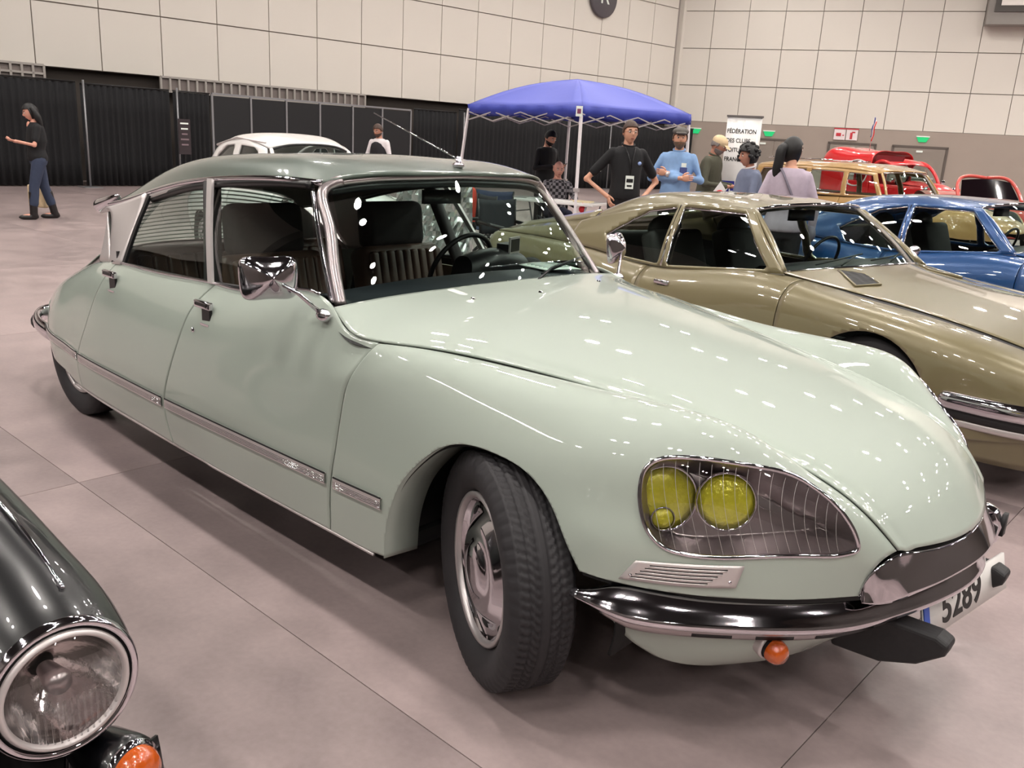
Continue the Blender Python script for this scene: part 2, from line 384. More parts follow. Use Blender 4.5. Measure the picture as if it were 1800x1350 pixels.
# ================================================================ the sage green saloon
DS = thing('classic_car', 'sage green streamlined saloon with dark green roof and yellow headlamps, foremost and largest car', 'car')
def in_poly_xz(V, poly): return sdf_poly(V[:, [0, 2]], poly)
def panel(name, V, F, m=M_PAINT, parent=None, label=None, t=-.007, both=True):
    """right side panel and its mirror image"""
    outs = []
    for s in ((1, -1) if both else (1,)):
        VV = V if s == 1 else mirror_y(V); FF = F if s == 1 else [q[::-1] for q in F]
        o = add(name, mesh(name, VV, FF), m, parent or DS); solid(o, t)
        if label: o['label'] = label
        outs.append(o)
    return outs
GAP = .0035
# ---- front fenders with wheel arch and lamp opening
FS = surf(FENDER, 150, 110); FV, FF = grid_mesh(FS, flip=True)
HLUV = closed([(0.6537,0.5704),(0.6493,0.4981),(0.6531,0.4416),(0.6684,0.4078),(0.6933,0.3850),(0.7583,0.3285),(0.8089,0.2388),(0.8436,0.1859),(0.8822,0.1745),(0.9203,0.2035),(0.9463,0.2626),(0.9580,0.3277),(0.9501,0.4425),(0.9063,0.6167),(0.8201,0.7166),(0.7499,0.7681),(0.7111,0.7720),(0.6855,0.7341),(0.6659,0.6597)], 120)
ARCH = [(-.425,.0),(-.415,.24),(-.40,.34),(-.375,.43),(-.335,.52),(-.26,.612),(-.175,.682),(-.085,.712),(.015,.715),(.128,.698),(.23,.637),(.295,.56),(.345,.495),(.40,.46),(.40,.0)]
ARCHC = curve([(x, z, 0) for x, z in ARCH[1:13]], 60)[:, :2]
ARCHP = np.concatenate([[(-.42, -.5)], ARCHC, [(.42, -.5)]])
UV = lambda V: V[:, 3:5]
f_arch = in_poly_xz(FV, ARCHP)
V1, F1 = clip(FV, FF, f_arch)
# lower edge in front of the wheel: straight sill above the bumper
V1, F1 = clip(V1, F1, V1[:, 0] * 0 + np.where(V1[:, 0] > .2, V1[:, 2] - .497, 1.0))
V1, F1 = clip(V1, F1, sdf_poly(UV(V1), HLUV))
V1, F1 = clip(V1, F1, V1[:, 3] - .0035); V1, F1 = clip(V1, F1, V1[:, 4] - .006)
fend = panel('front_fender', V1, F1)
def on_fs(uv, off=0.0):
    """point of the fender surface at uv, pushed out by off"""
    a, b = FS.shape[0] - 1, FS.shape[1] - 1; out = []
    for u_, v_ in uv:
        i = min(max(u_, 0), .99999) * a; j = min(max(v_, 0), .99999) * b; i0, j0 = int(i), int(j); s, t = i - i0, j - j0
        P = FS[i0, j0] * (1 - s) * (1 - t) + FS[i0 + 1, j0] * s * (1 - t) + FS[i0, j0 + 1] * (1 - s) * t + FS[i0 + 1, j0 + 1] * s * t
        n = np.cross(FS[min(i0 + 2, a), j0] - FS[max(i0 - 1, 0), j0], FS[i0, min(j0 + 2, b)] - FS[i0, max(j0 - 1, 0)])
        n = -n / np.linalg.norm(n)
        if n[1] > 0: n = -n
        out.append(P + n * off)
    return np.array(out)
# wheel arch lips
lip = []
arch3 = []
for x, z in ARCHC:
    k = np.argmin((FV[:, 0] - x) ** 2 + (FV[:, 2] - z) ** 2); arch3.append((x, FV[k, 1], z))
arch3 = np.array(arch3); arch3[:, 1] = np.convolve(np.pad(arch3[:, 1], 2, 'edge'), np.ones(5) / 5, 'valid')
G = np.stack([arch3 + np.array((0, .002, 0)), arch3 * np.array((.99, 1, .995)) + np.array((0, .05, 0)), arch3 * np.array((.97, 1, .985)) + np.array((0, .13, 0))], 1)
for s in (1, -1):
    H = G * np.array((1, s, 1)); o = MB().grid(H).build('arch_lip', M_PAINT, DS); solid(o, .004)
# wheel housings
for s in (1, -1):
    hs = [(.46 * math.cos(a) - .03, .46 * math.sin(a) * .82 + .36) for a in np.linspace(-.25, PI + .25, 24)]
    g = np.array([[(x, s * -y, z) for x, z in hs] for y in (.80, .42)])
    o = MB().grid(g).build('wheel_housing', M_BLACK, DS); solid(o, .01)
    MB().prism([(x, s * -.41, z) for x, z in hs], (0, -s * -.02, 0)).build('housing_wall', M_BLACK, DS, smooth=False)
# headlamp unit
def lamp_unit(s):
    mir = lambda A: np.asarray(A, float) * np.array((1, s, 1))
    root = MB()
    k = sdf_poly(UV(FV), HLUV); V, F = clip(FV, FF, -k)
    gl = add('headlamp_glass', mesh('headlamp_glass', mir(V[:, :3]), F if s > 0 else [q[::-1] for q in F]), M_LENS, DS); gl['label'] = 'clear fluted glass cover'
    # fine vertical flutes printed in the glass
    fl_ = MB()
    for q in np.linspace(.665, .94, 17):
        ys = [v for v in np.linspace(.16, .78, 60) if sdf_poly([(q + (v - .5) * .13, v)], HLUV)[0] < -.008]
        if len(ys) > 3: fl_.tube(mir(on_fs([(q + (v - .5) * .13, v) for v in ys], -.0015)), .0006, 4)
    fl_.build('glass_flute', mat('flute_glass', '#b9b4b2', .25), gl)['kind'] = 'stuff'
    rim = on_fs(HLUV, .001); MB().tube(mir(rim), .0062, 8, closed_=True).build('headlamp_rim', M_CHROME, DS)
    # bright metal tray behind the glass
    V2 = V.copy(); n = on_fs(V[:, 3:5], -.13); e = np.clip(-sdf_poly(UV(V), HLUV) / .020, 0, 1)[:, None] ** .5
    V2[:, :3] = V[:, :3] * (1 - e) + n * e
    o = add('reflector_tray', mesh('reflector_tray', mir(V2[:, :3]), F if s > 0 else [q[::-1] for q in F]), M_STEEL, DS)
    def lamp(c, d, r, depth, nm):
        d = Vector(d).normalized(); M = frame_at(Vector(mir([c])[0]), d if s > 0 else Vector((d.x, -d.y, d.z)), (0, 0, 1))
        b = MB().lathe([(.02, -depth), (r * .6, -depth * .8), (r * .95, -depth * .25), (r * 1.03, 0), (r * .97, .006), (r * .93, 0)], 40, 'x', M).build(nm, M_CHROME, DS)
        MB().lathe([(0.0001, .016), (r * .35, .0145), (r * .7, .009), (r * .95, -.002), (r * .8, -.012), (.0001, -.03)], 40, 'x', M).build('yellow_lens', M_YEL, b)
        return b
    lamp((.597, -.612, .703), (.55, -.80, .16), .074, .07, 'swivel_lamp')
    lamp((.470, -.695, .692), (.75, -.65, .08), .088, .09, 'main_lamp')
    lamp((.488, -.720, .652), (.70, -.70, .10), .030, .04, 'lamp_reflection')  # small yellow shape modelled for the bright round reflection inside the main lamp
for s in (1, -1): lamp_unit(s)
# louvred intake below the lamp
def vent(s):
    mir = lambda A: np.asarray(A, float) * np.array((1, s, 1))
    A, B, Cc, D = np.array((0.6671,0.8596)), np.array((0.8131,0.7706)), np.array((0.8058,0.8981)), np.array((0.6462,0.9635))
    q = lambda a, b: (A * (1 - a) + B * a) * (1 - b) + (D * (1 - a) + Cc * a) * b
    fr = MB(); out = [q(a, 0) for a in np.linspace(0, 1, 12)] + [q(1, b) for b in np.linspace(.2, 1, 5)] + [q(a, 1) for a in np.linspace(.95, 0, 12)] + [q(0, b) for b in np.linspace(.8, .2, 4)]
    g = np.array([[on_fs([q(a, b)], .0035)[0] for b in np.linspace(0, 1, 8)] for a in np.linspace(0, 1, 16)])
    p = MB().grid(mir(g)).build('intake_plate', M_ALU, DS); solid(p, .003)
    for k in range(5):
        b = .20 + k * .155; a0, a1 = .16 - .02 * k, .86 - .03 * k
        MB().tube(mir(on_fs([q(a, b) for a in np.linspace(a0, a1, 12)], .004)), .0033, 6).build('intake_slot', M_BLACK, p)
        MB().tube(mir(on_fs([q(a, b + .06) for a in np.linspace(a0, a1, 12)], .006)), .0022, 6).build('intake_slat', M_ALU, p)
    for a in (.07, .93): MB().sphere(mir(on_fs([q(a, .75)], .005))[0], .005, 8).build('screw', M_CHROME, p)
for s in (1, -1): vent(s)
# ---- hood
def full(Hh): return [row + [(x, -y, z) for x, y, z in row[-2::-1]] for row in Hh]
HS = surf(full(HOODH), 140, 90); HV, HF = grid_mesh(HS, flip=True)
HV, HF = clip(HV, HF, np.minimum(HV[:, 4] - .003, .997 - HV[:, 4]))
# a soft pressed crease along each side
cx = HV[:, 4]; e = np.abs(cx - .5) * 2; HV[:, 2] += -.006 * np.exp(-((e - .90) / .05) ** 2) * smooth01((HV[:, 3] - .15) / .3)
hood = add('hood', mesh('hood', HV, HF), M_PAINT, DS); solid(hood, -.008)
for x, y in ((-.60, -.33), (-.63, .46), (-.545, -.02)):
    k = np.argmin((HV[:, 0] - x) ** 2 + (HV[:, 1] - y) ** 2); MB().lathe([(.0001, .014), (.007, .012), (.009, .004), (.013, 0)], 12, 'z', c=tuple(HV[k, :3])).build('washer_nozzle', M_CHROME, hood)
# body shell under the panels, black so that the panel gaps look shaded
for nm, S_ in (('inner_fender', FS),):
    V, F = grid_mesh(S_, flip=True); V, F = clip(V, F, V[:, 4] - .42); V, F = clip(V, F, in_poly_xz(V, ARCHP)); V, F = clip(V, F, sdf_poly(UV(V), HLUV)); V, F = clip(V, F, np.where(V[:, 0] > .2, V[:, 2] - .49, 1.0))
    for s in (1, -1):
        VV = V[:, :3].copy(); VV[:, 1] = VV[:, 1] * .985 + .006; VV[:, 2] -= .012; VV[:, 0] -= .004
        VV[:, 1] *= s; add(nm, mesh(nm, VV, F), M_BLACK, DS)
VV = HV[:, :3].copy(); VV[:, 2] -= .02; VV[:, 0] -= .01; VV[:, 1] *= 1.02; add('hood_gutter', mesh('hood_gutter', VV, HF), M_BLACK, DS)
# ---- doors and rear fenders
SS = surf(SIDE, 170, 70); SV, SF = grid_mesh(SS, flip=False)
tk = knots(np.array(SIDE)); t4, t6 = tk[4], tk[6]
SVh = SV
# the hood edge cuts the front corner of the door
def side_piece(u0, u1):
    return clip(*clip(SV, SF, SV[:, 3] - u0), (lambda V: u1 - V[:, 3])(clip(SV, SF, SV[:, 3] - u0)[0]))
V, F = side_piece(-1, t4 - .0011); panel('front_door', V, F)
V, F = side_piece(t4 + .0011, t6 - .0011); panel('rear_door', V, F)
V, F = side_piece(t6 + .0011, 2)
RW = [(-3.62, -.5), (-3.60, .21), (-3.5, .27), (-3.35, .275), (-3.1, .262), (-2.95, .245), (-2.80, .20), (-2.8, -.5)]
V, F = clip(V, F, sdf_poly(V[:, [0, 2]], RW)); panel('rear_fender', V, F)
for s in (1, -1):
    VS, FS_ = clip(SV, SF, t6 + .03 - SV[:, 3]); VV = VS[:, :3].copy(); VV[:, 1] = VV[:, 1] + .016; VV[:, 2] = (VV[:, 2] - .6) * .97 + .6; VV[:, 1] *= s
    add('door_frame', mesh('door_frame', VV, FS_), M_BLACK, DS)  # inner skin behind the doors, coloured black to put shade into the gaps
def on_side(uv, off=0.0, s=1):
    a, b = SS.shape[0] - 1, SS.shape[1] - 1; out = []
    for u_, v_ in uv:
        i = min(max(u_, 0), .99999) * a; j = min(max(v_, 0), .99999) * b; i0, j0 = int(i), int(j); p, t = i - i0, j - j0
        P = SS[i0, j0] * (1 - p) * (1 - t) + SS[i0 + 1, j0] * p * (1 - t) + SS[i0, j0 + 1] * (1 - p) * t + SS[i0 + 1, j0 + 1] * p * t
        n = np.cross(SS[min(i0 + 2, a), j0] - SS[max(i0 - 1, 0), j0], SS[i0, min(j0 + 2, b)] - SS[i0, max(j0 - 1, 0)]); n /= np.linalg.norm(n)
        if n[1] > 0: n = -n
        P = P + n * off; out.append((P[0], P[1] * s, P[2]))
    return np.array(out)
def side_xz(x, z, off=0, s=1, surf_='side'):
    """point of the body side with given x and z"""
    Sx = SS if surf_ == 'side' else FS
    D = (Sx[..., 0] - x) ** 2 + (Sx[..., 2] - z) ** 2; k = np.unravel_index(np.argmin(D), D.shape)
    P = Sx[k]; return np.array((x, (P[1] - off) * s, z))
def ystrip(x):
    if x > -.69: return side_xz(x, .427, 0, 1, 'fender')[1]
    return side_xz(x, .427, 0, 1)[1]
# ribbed rub strips
def rub(x0, x1, z0, z1, s):
    n = 30; xs = np.linspace(x0, x1, n); ys = np.array([ystrip(x) for x in xs]); ys = np.convolve(np.pad(ys, 3, 'edge'), np.ones(7) / 7, 'valid')
    P = [(x, (y - .004), z0 + (z1 - z0) * (x - x0) / (x1 - x0)) for x, y in zip(xs, ys)]
    g = np.array([[(p[0], (p[1] + dy) * s, p[2] + dz) for dz, dy in ((-.019, .004), (-.017, -.003), (.017, -.003), (.019, .004))] for p in P])
    o = MB().grid(g).build('rub_strip', M_ALU, DS, smooth=False); solid(o, .002)
    for dz in (-.011, -.0055, 0, .0055):
        MB().tube([(p[0], (p[1] - .0045) * s, p[2] + dz) for p in P[::3] + [P[-1]]], .0016, 5).build('strip_rib', M_CHROME, o)
    MB().tube([(p[0], (p[1] - .003) * s, p[2] + .021) for p in P], .003, 6).build('strip_edge', M_BLACK, o)
for s in (1, -1):
    rub(-.415, -.655, .430, .425, s); rub(-.70, -1.80, .427, .416, s); rub(-1.835, -2.76, .414, .404, s); rub(-2.80, -3.55, .403, .400, s)
    # sill moulding
    sx = np.linspace(-.47, -2.9, 40)
    P = [(x, (side_xz(x, .245, 0, 1, 'side' if x < -.7 else 'fender')[1] + .004) * s, .232 + .004 * (x < -1.5)) for x in sx]
    P = np.array(P); P[:, 1] = np.convolve(np.pad(P[:, 1], 4, 'edge'), np.ones(9) / 9, 'valid')
    MB().tube(P, .006, 6).build('sill_moulding', M_ALU, DS)
    g = np.array([[(p[0], p[1] * .99, p[2]), (p[0], p[1] * .93, .20)] for p in P]); MB().grid(g).build('sill_underside', M_BLACK, DS)
# belt trims under the windows
    B = on_side([(u_, 0) for u_ in np.linspace(.11, tk[6] + .02, 60)], .0, s); B[:, 2] += .004
    MB().tube(B, .0065, 6).build('belt_moulding', M_CHROME, DS)
# floor pan and inner tub
MB().box((-1.72, 0, .225), (2.5, 1.5, .05)).box((-.2, 0, .30), (1.4, .82, .1)).box((-3.2, 0, .3), (.7, .9, .1)).build('floor_pan', M_BLACK, DS, smooth=False)
# ---- rear end
TR = [[(x, y, z) for y, z in zip((-hw, -hw * .6, 0, hw * .6, hw), (ze, ze + cr * .8, ze + cr, ze + cr * .8, ze))] for x, hw, ze, cr in
      ((-3.02, .60, .86, .055), (-3.2, .60, .775, .06), (-3.5, .545, .69, .05), (-3.75, .49, .60, .04), (-3.88, .46, .50, .03), (-3.92, .45, .38, .02))]
V, F = grid_mesh(surf(TR, 50, 40)); o = add('trunk_lid', mesh('trunk_lid', V, F), M_PAINT, DS); solid(o, .006)
for s in (1, -1):
    g = np.array([[(-3.75, -.49, .59), (-3.77, -.58, .5), (-3.78, -.595, .4), (-3.76, -.58, .32)], [(-3.85, -.475, .54), (-3.87, -.53, .48), (-3.88, -.54, .4), (-3.86, -.53, .32)], [(-3.90, -.45, .48), (-3.92, -.47, .44), (-3.93, -.48, .40), (-3.92, -.45, .33)]]) * np.array((1, s, 1))
    o = MB().grid(surf(g, 10, 10)).build('tail_corner', M_PAINT, DS); solid(o, .005)
bp_ = [(-3.45, -.70, .37), (-3.62, -.70, .385), (-3.78, -.66, .40), (-3.90, -.57, .405), (-3.96, -.40, .40), (-3.98, 0, .40)]
bp_ = bp_ + [(x, -y, z) for x, y, z in bp_[-2::-1]]
MB().tube(curve(bp_, 60), [.012] + [.03] * 59 + [.012], 10, sq=(1.5, .8)).build('rear_bumper', M_CHROME, DS)
for s in (1, -1): MB().sphere((-3.86, -.64 * s, .365), (.035, .03, .045), 10).build('bumper_stop', M_RUBBER, DS)
# ---- roof
RS = surf(full(ROOFH), 90, 60); V, F = grid_mesh(RS, flip=True); roof = add('roof', mesh('roof', V, F), M_ROOF, DS); solid(roof, -.012)
roof['label'] = 'dark green roof panel'
RE = RS[:, 0]  # right hand edge
for s in (1, -1):
    MB().tube(RE * np.array((1, s, 1)) + np.array((0, 0, -.004)), .0125, 8, sq=(1, 1)).build('drip_rail', M_CHROME, DS)
    # aluminium band below the rail that widens to the rear
    g = np.array([[(x, (y + .004) * s, z - .008), (x, (y - .002 - .012 * t) * s, z - .016 - .028 * t)] for t, (x, y, z) in zip(np.linspace(0, 1, len(RE)), RE)])
    o = MB().grid(g).build('roof_band', M_ALU, DS); solid(o, .006)
    # trumpet shaped indicator at the rear roof corner
    M = frame_at((-3.05, -.553 * s, 1.105), (-.93, 0, -.28), (0, 0, 1))
    MB().lathe([(.0001, -.22), (.014, -.2), (.026, -.1), (.036, 0), (.036, .02), (.028, .022)], 24, 'x', M).build('trumpet_indicator', M_CHROME, DS)
    MB().lathe([(.03, .018), (.02, .03), (.0001, .036)], 20, 'x', M).build('indicator_lens', M_ORANGE, DS)
# antenna on the roof
at_ = MB().tube([(-1.02, .0, 1.425), (-1.035, 0, 1.46)], .012, 10).sphere((-1.03, 0, 1.43), (.03, .02, .014), 12).build('antenna_base', M_CHROME, DS)
# ---- greenhouse: lower window line and upper line, right side
lowL = np.array([(-.86, -.752, .972), (-1.27, -.757, .958), (-1.60, -.754, .938), (-2.02, -.750, .917), (-2.42, -.728, .900)])
uppL = np.array([(-1.14, -.612, 1.338), (-1.36, -.617, 1.330), (-1.72, -.616, 1.300), (-2.06, -.606, 1.255), (-2.40, -.59, 1.180)])
def strip(A, B, w0, w1, name, m, s, off=.006, t=.012):
    """flat post from A (bottom) to B (top)"""
    A, B = np.array(A, float), np.array(B, float); a = np.array([(A[0] - w0, A[1] - off, A[2]), (A[0] + w0, A[1] - off, A[2])]); b = np.array([(B[0] - w1, B[1] - off, B[2]), (B[0] + w1, B[1] - off, B[2])])
    g = np.array([a, (a + b) / 2 + np.array((0, -.006, 0)), b]) * np.array((1, s, 1)); o = MB().grid(surf(g, 8, 1)).build(name, m, DS, smooth=False); solid(o, t); return o
for s in (1, -1):
    mir = np.array((1, s, 1))
    lo = curve(lowL, 60); up_ = curve(uppL, 60); cur = np.array([[lo[i] * (1 - t) + up_[i] * t + np.array((0, -.022 * math.sin(PI * t), 0)) for t in np.linspace(0, 1, 9)] for i in range(61)])
    V, F = grid_mesh(cur)
    for nm, a, b in (('front_window', -.02, .50), ('rear_window_glass', .515, 1.02)):
        v, f_ = clip(V, F, V[:, 3] - a); v, f_ = clip(v, f_, b - v[:, 3]); add(nm if nm == 'front_window' else 'side_window', mesh(nm, v[:, :3] * mir, f_), M_GLASS, DS)
    # black seals
    for L_ in (up_,): MB().tube((L_ + np.array((0, -.004, .006))) * mir, .016, 6).build('window_seal', M_BLACKPL, DS)
    MB().tube((lo + np.array((0, -.002, -.002))) * mir, .009, 6).build('window_seal', M_BLACKPL, DS)
    # centre post, broad rear quarter panel, windscreen post
    strip((-1.585, -.762, .938), (-1.80, -.628, 1.318), .016, .019, 'centre_post', M_ALU, s)
    strip((-2.415, -.735, .898), (-2.415, -.598, 1.20), .012, .012, 'window_edge', M_BLACKPL, s, .0)
    g = np.array([[(-2.43, -.742, .893), (-2.53, -.728, .882), (-2.66, -.69, .868)], [(-2.425, -.69, 1.01), (-2.57, -.672, 1.0), (-2.73, -.645, .985)], [(-2.43, -.635, 1.12), (-2.63, -.618, 1.10), (-2.82, -.60, 1.08)], [(-2.44, -.60, 1.21), (-2.68, -.585, 1.15), (-2.96, -.566, 1.095)]]) * mir
    o = MB().grid(surf(g, 16, 10)).build('quarter_panel_trim', M_ALU, DS); solid(o, .012); o['label'] = 'broad pinkish aluminium rear roof pillar'
    MB().box((-2.50, -.728 * s, .93), (.012, .012, .035)).build('trim_badge', M_BLACKPL, DS, smooth=False)
    # windscreen pillar: polished strip with a chrome inner edge
    pil = curve([(-.835, -.715, .968), (-.93, -.675, 1.10), (-1.03, -.628, 1.24), (-1.095, -.592, 1.335), (-1.075, -.53, 1.365)], 40)
    MB().tube(pil * mir, .019, 8, sq=(.95, 1.1)).build('windscreen_post', M_STEEL, DS)
    pil2 = curve([(-.855, -.735, .975), (-.965, -.690, 1.10), (-1.07, -.645, 1.24), (-1.135, -.612, 1.33)], 30)
    MB().tube(pil2 * mir, .010, 8).build('door_window_frame', M_CHROME, DS)
# windscreen
WB = [(-.825, -.70, .968), (-.775, -.55, .980), (-.745, -.28, .995), (-.735, 0, 1.0)]; WT = [(-1.085, -.575, 1.345), (-1.04, -.46, 1.365), (-.985, -.22, 1.380), (-.965, 0, 1.386)]
WB = WB + [(x, -y, z) for x, y, z in WB[-2::-1]]; WT = WT + [(x, -y, z) for x, y, z in WT[-2::-1]]
Wm = [tuple((np.array(a) + np.array(b)) / 2 + np.array((.018, 0, .012))) for a, b in zip(WB, WT)]
ws = MB().grid(surf([WB, Wm, WT], 16, 50)).build('windscreen', M_GLASS, DS); ws['label'] = 'curved windscreen glass'
MB().tube(curve(WB, 50), .007, 6).build('windscreen_seal', M_BLACKPL, DS)
hd = curve([(x - .02, y, z + .004) for x, y, z in WT], 50); MB().tube(hd, .020, 8, sq=(.8, 1.3)).build('windscreen_header', M_STEEL, DS)
hd = curve([(x - .012, y, z - .022) for x, y, z in WT], 50); MB().tube(hd, .016, 8).build('header_seal', M_BLACKPL, DS)
# cowl under the windscreen and dashboard
g = surf([[(-.73, -.70, .955), (-.66, -.35, .975), (-.64, 0, .98), (-.66, .35, .975), (-.73, .70, .955)], [(-.85, -.70, .965), (-.80, -.35, .985), (-.78, 0, .99), (-.80, .35, .985), (-.85, .70, .965)],
          [(-1.05, -.66, .955), (-1.06, -.35, .97), (-1.06, 0, .975), (-1.06, .35, .97), (-1.05, .66, .955)], [(-1.13, -.66, .90), (-1.15, -.35, .91), (-1.15, 0, .91), (-1.15, .35, .91), (-1.13, .66, .90)],
          [(-1.10, -.66, .70), (-1.12, -.35, .70), (-1.12, 0, .70), (-1.12, .35, .70), (-1.10, .66, .70)]], 24, 30)
o = MB().grid(g).build('dashboard', mat('dash_vinyl', '#22252b', .45, noise=.1, ns=40), DS); solid(o, .01)
bn = MB().grid(surf([[(-1.15, .22, .955), (-1.13, .42, .965), (-1.15, .62, .955)], [(-1.17, .24, 1.01), (-1.14, .42, 1.035), (-1.17, .60, 1.01)], [(-1.27, .25, 1.02), (-1.27, .42, 1.045), (-1.27, .59, 1.02)], [(-1.31, .25, .93), (-1.31, .42, .93), (-1.31, .59, .93)]], 14, 14)).build('instrument_hood', M_BLACKPL, DS)
MB().tube([(-1.09, .27, 1.0), (-1.085, .42, 1.0), (-1.09, .57, 1.0)], .004, 6).build('hood_trim', M_CHROME, bn)
# steering wheel with single spoke
cw = Vector((-1.40, .40, .93)); Mw = frame_at(cw, (-.93, 0, .36), (0, 0, 1))
st = MB().tube([Mw @ Vector((0, .19 * math.cos(a), .19 * math.sin(a))) for a in np.linspace(0, 2 * PI, 36, endpoint=False)], .012, 8, closed_=True).build('steering_wheel', M_BLACKPL, DS)
MB().tube([Mw @ Vector((0, .0, -.19)), Mw @ Vector((.0, 0, -.08)), Mw @ Vector((-.06, 0, 0)), Mw @ Vector((-.30, 0, 0))], .018, 8).build('steering_column', M_BLACKPL, DS)
# interior mirror
MB().box((-1.12, 0, 1.30), (.02, .2, .055)).build('rearview_mirror', M_BLACKPL, DS)
# seats
def seat(x, y, w_, rear=False):
    o = thing('seat', '', ''); o.parent = DS; del o['label']; del o['category']
    def cush(nm, c, d, m_, rot=0, par=None):
        b = MB().box((0, 0, 0), d).build(nm, m_, o); b.location = c; b.rotation_euler = (0, rot, 0); bevel(b, min(d) * .3, 4); return b
    return o, cush
def cushion(name, c, d, m_, parent, rot=0, bw=.3):
    b = MB().box((0, 0, 0), d).build(name, m_, parent, loc=c, rot=(0, rot, 0)); bevel(b, min(d) * bw, 4); return b
def ribs(name, c, d, m_, parent, rot, n, along):
    mb = []
    for k in range(n):
        t = (k + .5) / n - .5
        cushion(name, c, d, m_, parent, rot)
for y in (-.36, .36):
    bk = cushion('front_seat', (-1.50, y, .50), (.50, .52, .20), M_LEATHER, DS)
    back = cushion('seat_back', (-.27, 0, .25), (.14, .50, .52), M_LEATHER, bk, rot=-.24)
    for k in range(9):
        cushion('seat_pleat', (.075, -.20 + k * .05, .02), (.035, .046, .42), M_LEATHER, back, bw=.45)
    hb = cushion('headrest', (-1.865, y, 1.10), (.11, .37, .23), M_CLOTHD, DS, rot=-.12, bw=.4)
    MB().tube([(-1.85, y - .09, .93), (-1.86, y - .09, 1.05)], .008, 8).tube([(-1.85, y + .09, .93), (-1.86, y + .09, 1.05)], .008, 8).build('headrest_post', M_CHROME, DS)
rb = cushion('rear_bench', (-2.42, 0, .50), (.5, 1.2, .2), M_LEATHER, DS)
bb = cushion('bench_back', (-.22, 0, .22), (.16, 1.2, .44), M_LEATHER, rb, rot=-.25)
for k in range(16): cushion('bench_pleat', (.08, -.56 + k * .075, 0), (.035, .07, .34), M_LEATHER, bb, bw=.45)
MB().box((-2.86, 0, .875), (.30, 1.16, .02)).build('parcel_shelf', M_CLOTHD, DS, smooth=False)
for s in (1, -1):
    MB().prism([(-.95, -.735 * s, .90), (-2.45, -.71 * s, .87), (-2.45, -.76 * s, .30), (-.95, -.79 * s, .30)], (0, .02 * s, 0)).build('door_card', M_TRIMB, DS, smooth=False)
    MB().tube([(-1.63, -.70 * s, .55), (-1.72, -.69 * s, .93), (-1.86, -.60 * s, 1.30)], .03, 8, sq=(.7, 1.3)).build('inner_post', M_CLOTHD, DS)
# headliner
H2 = RS.copy(); H2[..., 2] -= .035; H2[..., 1] *= .97; V, F = grid_mesh(H2[6:-4]); add('headliner', mesh('headliner', V, F), mat('headliner_cloth', '#55504a', .9), DS)
# rear window with louvre slats
RWB = [(-3.06, -.52, .885), (-3.12, 0, .905), (-3.06, .52, .885)]; RWT = [(-2.90, -.50, 1.135), (-2.93, 0, 1.195), (-2.90, .50, 1.135)]
MB().grid(surf([RWB, RWT], 1, 20)).build('rear_window', M_GLASS, DS)
for k in range(13):
    t = k / 12 * .95 + .02; P = [np.array(a) * (1 - t) + np.array(b) * t + np.array((-.02, 0, 0)) for a, b in zip(RWB, RWT)]; P = curve(P, 14)
    g = np.array([[p + np.array((0, 0, .003)), p + np.array((-.020, 0, -.004))] for p in P]); o = MB().grid(g).build('louvre_slat', mat('slat_paint', '#5e6a64', .5), DS, smooth=False); solid(o, .002)
for s in (1, -1):
    g = np.array([[(-2.64,-.695,.866),(-2.95,-.567,1.100)],[(-2.86,-.655,.852),(-2.945,-.55,1.112)],[(-3.06,-.545,.872),(-2.92,-.51,1.135)]]) * np.array((1, s, 1)); o = MB().grid(surf(g, 10, 8)).build('rear_pillar', M_ALU, DS); solid(o, .008)
# ---- chrome front bumper
BT = np.array([(.345,-.872,.447),(.40,-.862,.452),(.50,-.815,.457),(.63,-.715,.462),(.765,-.585,.466),(.87,-.45,.470),(.925,-.34,.475),(.955,-.25,.505),(.99,-.12,.53),(1.0,0,.535)])
full_y = lambda A: np.concatenate([A, (A * np.array((1, -1, 1)))[-2::-1]])
nB = 120
top = curve(full_y(BT + np.array((-.055, .035, .050)) * np.array([[.25], [.9], [1], [1], [1], [1], [1], [1], [1], [1]])), nB)
bars = []
crest = curve(full_y(np.array([(.338,-.880,.442),(.41,-.872,.445),(.515,-.835,.445),(.65,-.738,.445),(.785,-.61,.445),(.90,-.455,.445),(.962,-.33,.455),(1.020,-.20,.474),(1.052,-.08,.485),(1.058,0,.487)])), nB)
def inset(c, d, dz, e0=.15):
    """shift a bumper line inwards (towards the car) by d and by dz; ends pinch together"""
    n_ = len(c); T = np.gradient(c, axis=0); N = np.stack([T[:, 1], -T[:, 0], 0 * T[:, 0]], 1); N /= np.linalg.norm(N, axis=1)[:, None]
    N *= np.sign(N[n_ // 2, 0]) ; k = smooth01(np.minimum(np.arange(n_), n_ - 1 - np.arange(n_)) / 9.0)[:, None] * (1 - e0) + e0
    return c - N * d * k + np.array((0, 0, 1)) * dz * k
prof = [(.096, .052), (.078, .053), (.060, .047), (.040, .031), (.020, .010), (.005, -.012), (0, -.022), (.003, -.031), (.016, -.037), (.04, -.040)]
G = np.stack([inset(crest, d, z) for d, z in prof], 1)
bmp = MB().grid(surf(G[::2], nB, 40)).build('front_bumper', M_CHROME, DS); solid(bmp, .003)
G2 = np.stack([inset(crest, d, z) for d, z in [(.030, -.039), (.034, -.055), (.040, -.068), (.06, -.074)]], 1)
o = MB().grid(surf(G2[4:-4:2], nB, 8)).build('lower_bumper_lip', M_STEEL, DS); solid(o, .003)
for k0, k1 in ((16, 22), (24, 30), (32, 42), (nB - 22, nB - 16), (nB - 30, nB - 24), (nB - 42, nB - 32)):
    o = MB().grid(np.stack([inset(crest, d, z) for d, z in [(.0325, -.046), (.034, -.066)]], 1)[k0:k1]).build('bumper_insert', M_BLACKPL, DS); solid(o, .002)
